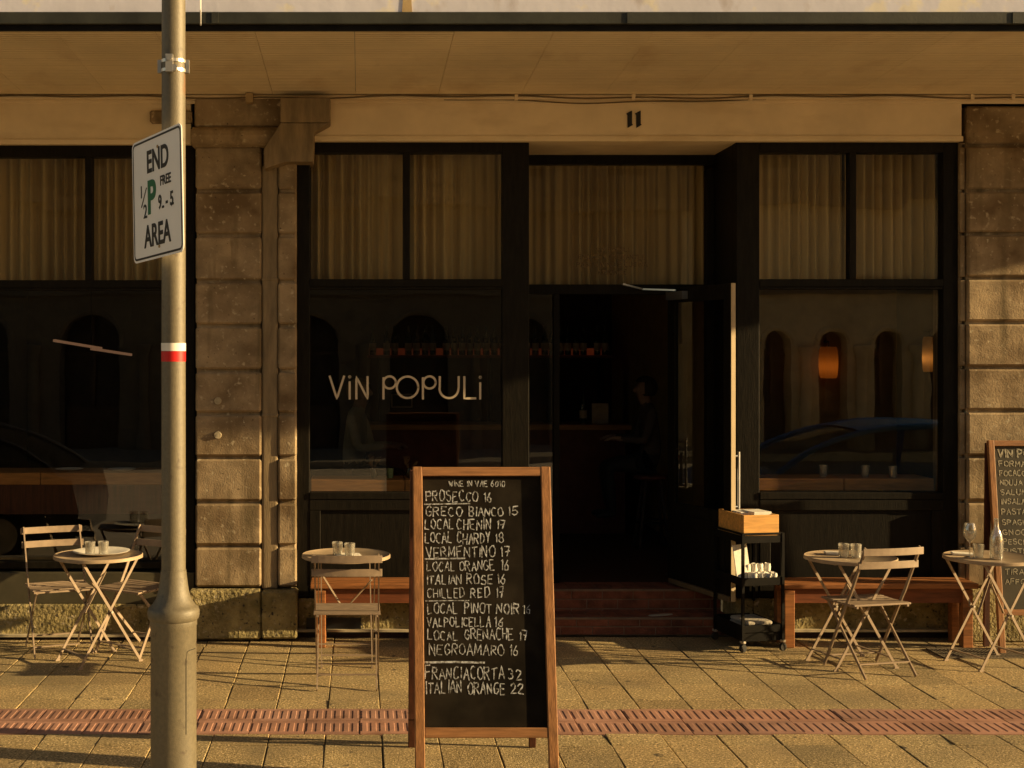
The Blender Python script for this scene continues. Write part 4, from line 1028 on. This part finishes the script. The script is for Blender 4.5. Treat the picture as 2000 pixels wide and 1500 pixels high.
# rear frame
rt = Vector((0, YT + .035, zt - .02)); rb = Vector((0, YR, 0))
xl, xr = gx(797, YR), gx(1046, YR)
for x in (xl + .018, xr - .018):
    g = MB(); g.bar((x, rt.y, rt.z), (x, rb.y, 0.004), .036, .028, up=(0,1,0)); g.build('rear_leg', M['darkwood'], sb, bevel=.003)
g = MB(); g.bar((xl, YR - .04, .18), (xr, YR - .04, .18), .02, .04); g.bar((xl, rt.y + .01, zt - .06), (xr, rt.y + .01, zt - .06), .02, .05)
g.quad((xl + .03, rt.y + .012, zt - .08), (xr - .03, rt.y + .012, zt - .08), (xr - .03, YR - .055, .25), (xl + .03, YR - .055, .25)); g.build('rear_panel', M['darkwood'], sb)
LINES = [  # baseline row, text, first and last photo column, letter height in rows, stroke
 (950, 'WINE IN VAE 6010', 873, 985, 11, .75), (979, 'PROSECCO', 828, 933, 20, 1), (979, '16', 942, 960, 19, 1),
 (1008, 'GRECO', 828, 902, 18, 1), (1008, 'BIANCO', 912, 982, 17, 1), (1006, '15', 989, 1012, 17, 1.1),
 (1033, 'LOCAL', 826, 886, 19, 1), (1034, 'CHENIN', 889, 958, 20, 1), (1032, '17', 967, 988, 17, 1),
 (1060, 'LOCAL', 826, 882, 20, 1), (1061, 'CHARDY', 889, 957, 20, 1), (1060, '18', 965, 984, 18, .9),
 (1088, 'VERMENTINO', 829, 966, 20, 1), (1086, '17', 974, 998, 17, 1),
 (1115, 'LOCAL', 830, 888, 17, .9), (1114, 'ORANGE', 894, 965, 18, .9), (1113, '16', 975, 994, 20, 1),
 (1141, 'ITALIAN', 830, 900, 19, 1), (1141, 'ROSE', 908, 963, 19, 1), (1140, '16', 968, 987, 18, 1),
 (1167, 'CHILLED', 831, 906, 17, .85), (1166, 'RED', 916, 956, 18, 1), (1166, '17', 966, 984, 18, 1),
 (1198, 'LOCAL', 831, 894, 19, .95), (1198, 'PINOT', 903, 959, 20, 1), (1198, 'NOIR', 966, 1014, 18, 1.1), (1198, '16', 1018, 1036, 16, .8),
 (1224, 'VALPOLICELLA', 831, 957, 18, .95), (1224, '16', 963, 983, 18, 1),
 (1250, 'LOCAL', 832, 894, 18, 1), (1249, 'GRENACHE', 904, 1002, 20, 1), (1251, '17', 1011, 1031, 18, 1),
 (1279, 'NEGROAMARO', 835, 984, 20, .9), (1280, '16', 993, 1012, 19, .9),
 (1326, 'FRANCIACORTA', 827, 984, 23, 1), (1327, '32', 989, 1020, 20, 1),
 (1353, 'ITALIAN', 828, 901, 22, 1), (1355, 'ORANGE', 910, 986, 22, 1), (1355, '22', 994, 1023, 18, 1.1)]
rr = random.Random(21)
fB = lambda x, s: BP(x, -s, -.0045)
g = None; lastv = -99
for (vb, txt, u0, u1, hr, sk) in LINES:
    if abs(vb - lastv) > 8:
        if g: g.build('chalk_line', M['chalk'], sb)
        g = MB()
    lastv = vb
    s_b = ray_s(vb); yb = BP(0, s_b).y
    handwrite(g.bm, txt, gx(u0 + 4, yb), -s_b, hr / F * yb * 1.0, (u1 - u0) / F * yb, .0052 * sk, fB, Vector((0,0,0)), .065, rr)
g.build('chalk_line', M['chalk'], sb)
for (v_, u0, u1, sk) in ((984, 829, 918, 1), (1091, 830, 908, 1.2), (1173, 831, 916, .7), (1293, 829, 946, 1.6)):
    s_b = ray_s(v_); yb = BP(0, s_b).y; g = MB()
    ribbon(g.bm, densify([(gx(u0, yb), -s_b - .002), (gx((u0+u1)/2, yb), -s_b), (gx(u1, yb), -s_b + rr.uniform(-.003, .003))], .02), .006*sk, fB, Vector((0,0,0)))
    g.build('chalk_underline', M['chalk'], sb)

# ---------------------------------------------------------------- menu board leaning at the right
mb_ = empty('menu_board', (0, 0, 0), 0, 'wood framed menu chalkboard leaning on the pier at the right edge', 'sign')
YT2, YB2 = 9.60, 9.42
zt2 = gz(860, YT2)
top, bot = Vector((0, YT2, zt2)), Vector((0, YB2, .0)); dn = (bot - top).normalized(); LN = (bot - top).length
nrm = Vector((0, dn.z, -dn.y)); nrm = nrm if nrm.y < 0 else -nrm
XL, XR = gx(1928, YT2), gx(1928, YT2) + .66
for x0, x1 in ((XL, XL + .042), (XR - .042, XR)):
    g = MB(); slopebox(g, x0, x1, 0, LN, -.016, .016); g.build('stile', M['wood'], mb_, bevel=.004)
s2 = LN - .30
g = MB(); slopebox(g, XL + .042, XR - .042, 0.002, .04, -.014, .014); g.build('rail', M['woodh'], mb_, bevel=.003)
g = MB(); slopebox(g, XL + .042, XR - .042, s2, s2 + .04, -.014, .014); g.build('rail', M['woodh'], mb_, bevel=.003)
g = MB(); slopebox(g, XL + .038, XR - .038, .036, s2 + .004, -.012, -.006); g.build('board_panel', mat('menu_chalkboard', (.05, .042, .026), .75, var=.3, scale=4), mb_)
for x in (XL + .02, XR - .02):
    g = MB(); g.bar((x, YT2 + .03, zt2 - .02), (x, 9.66, .004), .036, .028, up=(0,1,0)); g.build('rear_leg', M['darkwood'], mb_)
g = MB()
fB = lambda x, s: BP(x, -s, -.0045)
MENU = [(.115, 'VIN POPULI', .05, .38, 1.5), (.18, 'FORMAGGI 9', .036, .34, .9), (.245, 'FOCACCIA NDUJA', .036, .40, .9), (.31, 'NDUJA BURRATA', .036, .40, .9), (.375, 'SALUMI MISTI', .036, .37, .9), (.44, 'INSALATA VERDE', .036, .42, .9), (.51, 'PASTA NORMA', .036, .38, .8), (.58, 'SPAGHETTI', .034, .30, .8), (.65, 'GNOCCHI', .034, .27, .8), (.715, 'PESCE SPADA', .034, .36, .8), (.78, 'BISTECCA', .034, .30, .8), (.85, 'PATATE', .034, .24, .7), (.92, 'TIRAMISU', .034, .28, .7), (.985, 'AFFOGATO', .034, .28, .7)]
mch = mat('menu_chalk', (.42, .39, .30), .95, scale=90, col2=(.14, .12, .085), fac=(.36, .56))
for (s_, txt, hh, ww, sk) in MENU:
    g = MB()
    handwrite(g.bm, txt, XL + .075, -s_, hh, ww, .0068 * sk, fB, Vector((0,0,0)), .05, rr)
    g.build('chalk_line', mch, mb_)

# ---------------------------------------------------------------- street pole with signs
YP = 6.0; XP = gx(339, YP)
po = empty('street_pole', (XP, YP, 0), 0, 'tall cream street pole with a thick flared base and red and white band', 'pole')
k = YP / F
zf = lambda v: gz(v, YP)
r1, r2, r3 = 23.5*k, 44.5*k, 50.5*k
g = MB(); g.lathe([(r1, zf(1116)), (r1*.985, 3.0), (r1*.93, 7.5)], n=40); g.build('pole_shaft', M['polepaint'], po, smooth=True)
g = MB(); g.lathe([(r2*1.01, 0), (r2*1.01, .03), (r2, .035), (r2, zf(1222)), (r2*1.03, zf(1220)), (r2*1.03, zf(1210)), (r3*.97, zf(1207)), (r3, zf(1200)), (r3, zf(1192)), (r3*.96, zf(1186)), (r2*.99, zf(1183)), (r2*.9, zf(1178)), (r2*.76, zf(1168)), (r2*.66, zf(1152)), (r2*.60, zf(1132)), (r1*1.06, zf(1117)), (r1*1.06, zf(1113)), (r1*.9, zf(1113))], n=48)
g.build('pole_base', M['polepaint'], po, smooth=True)
g = MB()                                                   # outlined access door on the base
dr = [(.18, zf(1430)), (.18, zf(1272)), (.24, zf(1265)), (.95, zf(1265))]
def onbase(a, z): return Vector((r2*1.004*math.sin(a), -r2*1.004*math.cos(a), z))
pts = [onbase(.70, zf(1425))] + [onbase(.70, z) for z in (zf(1380), zf(1330), zf(1280))] + [onbase(.76, zf(1266))] + [onbase(a, zf(1264)) for a in (.9, 1.05, 1.2, 1.35)]
g.tube(pts, .0016, 5); g.build('access_door', M['signblack'], po)
for (a, c, m_, nm) in ((670, 685.5, 'tapewhite', 'white_band'), (686, 706, 'tapered', 'red_band')):
    g = MB(); g.lathe([(r1*1.012, zf(c)), (r1*1.016, zf(c)), (r1*1.016, zf(a)), (r1*1.012, zf(a))], n=40, cap=False); g.build(nm, M[m_], po, smooth=True)
g = MB()                                                   # bracket of steel straps
for v_ in (121, 139):
    g.lathe([(r1*1.01, zf(v_)-.007), (r1*1.05, zf(v_)-.007), (r1*1.05, zf(v_)+.007), (r1*1.01, zf(v_)+.007)], n=36, cap=False)
g.box(-.025, .006, -r1-.022, -r1+.002, zf(146), zf(112)); g.tube([(.012, -r1-.02, zf(138)), (.012, -r1+.01, zf(138))], .014, 12); g.tube([(-.008, -r1-.03, zf(120)), (-.008, -r1+.01, zf(120))], .012, 12)
g.box(r1*1.0, r1+.016, -.012, .012, zf(143), zf(118)); g.box(-r1-.016, -r1, -.012, .012, zf(143), zf(118))
g.build('strap_bracket', M['steel'], po)
# parking sign: right edge towards the camera
yn, yfar = YP - .30, YP + .15
P1 = at(357, 370, yn); P0 = at(260, 400, yfar)
ux = Vector((P1.x - P0.x, P1.y - P0.y, 0)); WS = ux.length; az = math.atan2(ux.y, ux.x)
zc = (gz(243, yn) + gz(497, yn)) / 2; HS = gz(243, yn) - gz(497, yn)
ctr = Vector(((P0.x+P1.x)/2, (P0.y+P1.y)/2, zc))
sg = empty('parking_sign', ctr, az, 'white END half hour P AREA parking sign turned sideways on the pole', 'sign')
sg.rotation_euler = (0, R(-2.6), az)
def rrect(w_, h_, r_, n=6):
    pts = []
    for cx, cz, a0 in ((w_-r_, h_-r_, 0), (-w_+r_, h_-r_, 90), (-w_+r_, -h_+r_, 180), (w_-r_, -h_+r_, 270)):
        for i in range(n+1): pts.append((cx + r_*math.cos(R(a0+90*i/n)), cz + r_*math.sin(R(a0+90*i/n))))
    return pts
g = MB(); g.prism(rrect(WS/2, HS/2, .03), 'y', -.001, .002); g.build('sign_panel', M['signwhite'], sg)
g = MB(); A = rrect(WS/2-.009, HS/2-.009, .026); B = rrect(WS/2-.018, HS/2-.018, .018)
va = [g.bm.verts.new((p[0], -.0018, p[1])) for p in A]; vb = [g.bm.verts.new((p[0], -.0018, p[1])) for p in B]
for i in range(len(A)): g.bm.faces.new((va[i], va[(i+1)%len(A)], vb[(i+1)%len(A)], vb[i]))
g.build('sign_border', M['signblack'], sg)
rt_ = (R(90), 0, 0)
def st(text, size, x, z, m_, bold=.0, sx=1.0): font_mesh(text, size, sg, 'sign_lettering', M[m_], (x, -.0022, z), rt_, bold, sx)
st('END', .135, .015, HS*.285, 'signblack', .003, .86)
st('AREA', .135, .0, -HS*.315, 'signblack', .003, .84)
st('P', .20, -.055, -.005, 'signgreen', .006, .9)
st('1', .075, -.165, .035, 'signblack', .001); st('2', .085, -.125, -.055, 'signblack', .001)
g = MB(); g.bar((-.165, -.0018, -.03), (-.105, -.0018, .05), .001, .006, up=(0, 1, 0)); g.build('sign_lettering', M['signblack'], sg)
st('FREE', .058, .095, .055, 'signblack', .0012, .95); st('9  - 5', .082, .095, -.035, 'signblack', .002, .9); st('am', .022, .065, -.055, 'signblack', .0, .9); st('pm', .022, .165, -.055, 'signblack', 0, .9)
g = MB()
for z in (HS*.39, -HS*.41):
    g.tube([(.02, .001, z), (.02, -.005, z)], .0065, 10)
g.build('bolt', M['rust'], sg)
# second sign higher up, seen almost edge-on
s2o = empty('street_sign', (XP + .085, YP + .28, 0), R(-84), 'edge of a small pale sign high on the right side of the pole', 'sign')
z2 = lambda v: gz(v, YP + .28)
g = MB(); g.prism([(-.10, z2(40)), (.0, z2(46)), (.10, z2(30)), (.14, 4.2), (-.14, 4.2)], 'y', -.002, .002); g.build('sign_panel', M['signwhite'], s2o)
g = MB(); g.tube([(0, 0, zf(-120)), (-.26, .06, zf(-120))], .01); g.build('sign_clamp', M['steel'], s2o)

# ================================================================ things seen only as reflections in the glass
def make_car(name, x, y, col, label):
    e = empty(name, (x, y, -.13), 0, label, 'car')
    prof = [(-2.1,.28),(-2.12,.55),(-2.02,.72),(-1.05,.90),(1.75,.96),(2.05,.88),(2.12,.55),(2.08,.28)]
    g = MB(); g.prism(prof, 'y', -.86, .86); g.build('body', M[col], e, bevel=.09, seg=4, smooth=True)
    N_ = 22; xs = [-1.45 + 3.35*i/N_ for i in range(N_+1)]
    zc = lambda x: .90 + .55*max(0, 1 - abs((x - .2)/1.72)**2.3)**.85
    hw_ = lambda z: .80 - .20*(z - .90)/.55
    def skin(mb, ia, ib, off):
        rows = []
        for i in range(ia, ib+1):
            z = zc(xs[i]) + off; w2 = hw_(z); rows.append([mb.bm.verts.new((xs[i], w2*q, z - .03*abs(q)**3)) for q in (-1, -.8, -.4, 0, .4, .8, 1)])
        for A, B in zip(rows, rows[1:]):
            for k in range(6): mb.bm.faces.new((A[k], A[k+1], B[k+1], B[k]))
    g = MB(); skin(g, 6, 16, .012); skin(g, 6, 16, -.02)
    for sd in (-1, 1):
        g.tube([(x_, sd*hw_(zc(x_)), zc(x_) - .02) for x_ in xs], .032, 8); g.bar((.35, sd*.80, .9), (.35, sd*.61, 1.42), .07, .05)
    g.build('roof', M[col], e, smooth=True)
    g = MB(); skin(g, 0, 6, 0); skin(g, 16, N_, 0)
    for sd in (-1, 1):
        for i in range(N_): g.quad((xs[i], sd*.79, .89), (xs[i+1], sd*.79, .89), (xs[i+1], sd*(hw_(zc(xs[i+1]))-.01), zc(xs[i+1])-.03), (xs[i], sd*(hw_(zc(xs[i]))-.01), zc(xs[i])-.03))
    g.build('window', M['carglass'], e, smooth=True)
    for sx in (-1.35, 1.32):
        for sy in (-.80, .80):
            w_ = node('wheel', e); w_.location = (sx, sy, .31); w_.rotation_euler = (R(90), 0, 0)
            t_ = MB(); t_.lathe([(.20,-.10),(.29,-.10),(.31,-.06),(.31,.06),(.29,.10),(.20,.10)], n=28); t_.build('tyre', M['rubber'], w_, smooth=True)
            t_ = MB(); t_.lathe([(.0,-.11),(.05,-.112),(.19,-.105),(.19,.105),(.05,.112),(0,.11)], n=20, cap=False); t_.build('rim', M['rim'], w_, smooth=True)
    for s in (-1, 1):
        g = MB(); g.box(-2.13, -2.0, s*.62-.14, s*.62+.14, .60, .70); g.build('headlight', M['lampglass'], e, bevel=.02)
make_car('parked_car', 5.75, 5.05, 'carblue', 'blue hatchback parked at the kerb, mirrored in the window right of the door')
make_car('parked_car', -5.0, 5.0, 'cardark', 'dark hatchback parked at the kerb, mirrored in the window behind the pole')
opp = empty('arcaded_building', (0, -9.5, 0), 0, 'pale arcaded building across the street, mirrored faintly in the shop glass', 'building')
g = MB(); x = -14.0
arches = []; bays = []; pale = False
while x < 16:
    ow, bw = (.62, 2.35) if x < 5 else (.30, 1.18)
    c = x + bw/2; arches.append(c); bays.append(bw)
    g.box(x, c - ow, -.5, 0, 0, 5.2); g.box(c + ow, x + bw, -.5, 0, 0, 5.2)
    n = 20
    for i in range(n):
        a, d = c - ow + 2*ow*i/n, c - ow + 2*ow*(i+1)/n
        za, zd = (2.25 + math.sqrt(max(0, ow*ow - (q - c)**2)) for q in (a, d)); g.prism([(a, za), (d, zd), (d, 5.2), (a, 5.2)], 'y', -.5, 0)
    g.tube([(c + (ow + .07)*math.cos(t_), .0, 2.25 + (ow + .07)*math.sin(t_)) for t_ in [math.pi*i/18 for i in range(19)]], .05, 8)
    g.box(c - ow - .16, c - ow + .02, -.45, .04, 2.17, 2.25); g.box(c + ow - .02, c + ow + .16, -.45, .04, 2.17, 2.25)
    dq = MB(); dq.box(c - ow*.92, c + ow*.92, -.46, -.42, 0, .9); dq.box(c - .03, c + .03, -.47, -.41, .9, 2.9); dq.box(c - ow, c + ow, -.47, -.40, 2.0, 2.08); dq.build('arch_door', M['oppdoor'], opp)
    x += bw
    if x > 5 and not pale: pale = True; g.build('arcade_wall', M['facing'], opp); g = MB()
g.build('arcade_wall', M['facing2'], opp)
g = MB(); g.box(-14, 16.4, -1.4, -.5, 0, 5.2); g.build('arcade_recess', M['darkopen'], opp)
g = MB()
for c, bw in zip(arches, bays):
    g = MB(); g.lathe([(.16, 0), (.17, .25), (.12, .30), (.11, 2.0), (.16, 2.1), (.17, 2.22), (.13, 2.25)], (c - bw/2, .05, 0), 18); g.build('column', M['facing2' if c > 5 else 'facing'], opp, smooth=True)
g = MB(); g.box(-14, 16.4, -.2, .25, 5.2, 5.5); g.box(-14, 16.4, -.02, .12, 3.3, 3.5); g.build('cornice', M['facing'], opp)
g = MB(); g.box(-14, 16.4, -1.4, -.05, 5.5, 7.6)
g.build('upper_storey', M['facing'], opp)
for i, c in enumerate(arches):
    if bays[i] < 2 and i % 2: continue
    g = MB(); g.box(c - .45, c + .45, -.05, -.03, 6.0, 7.2); g.build('window', M['darkopen'], opp)
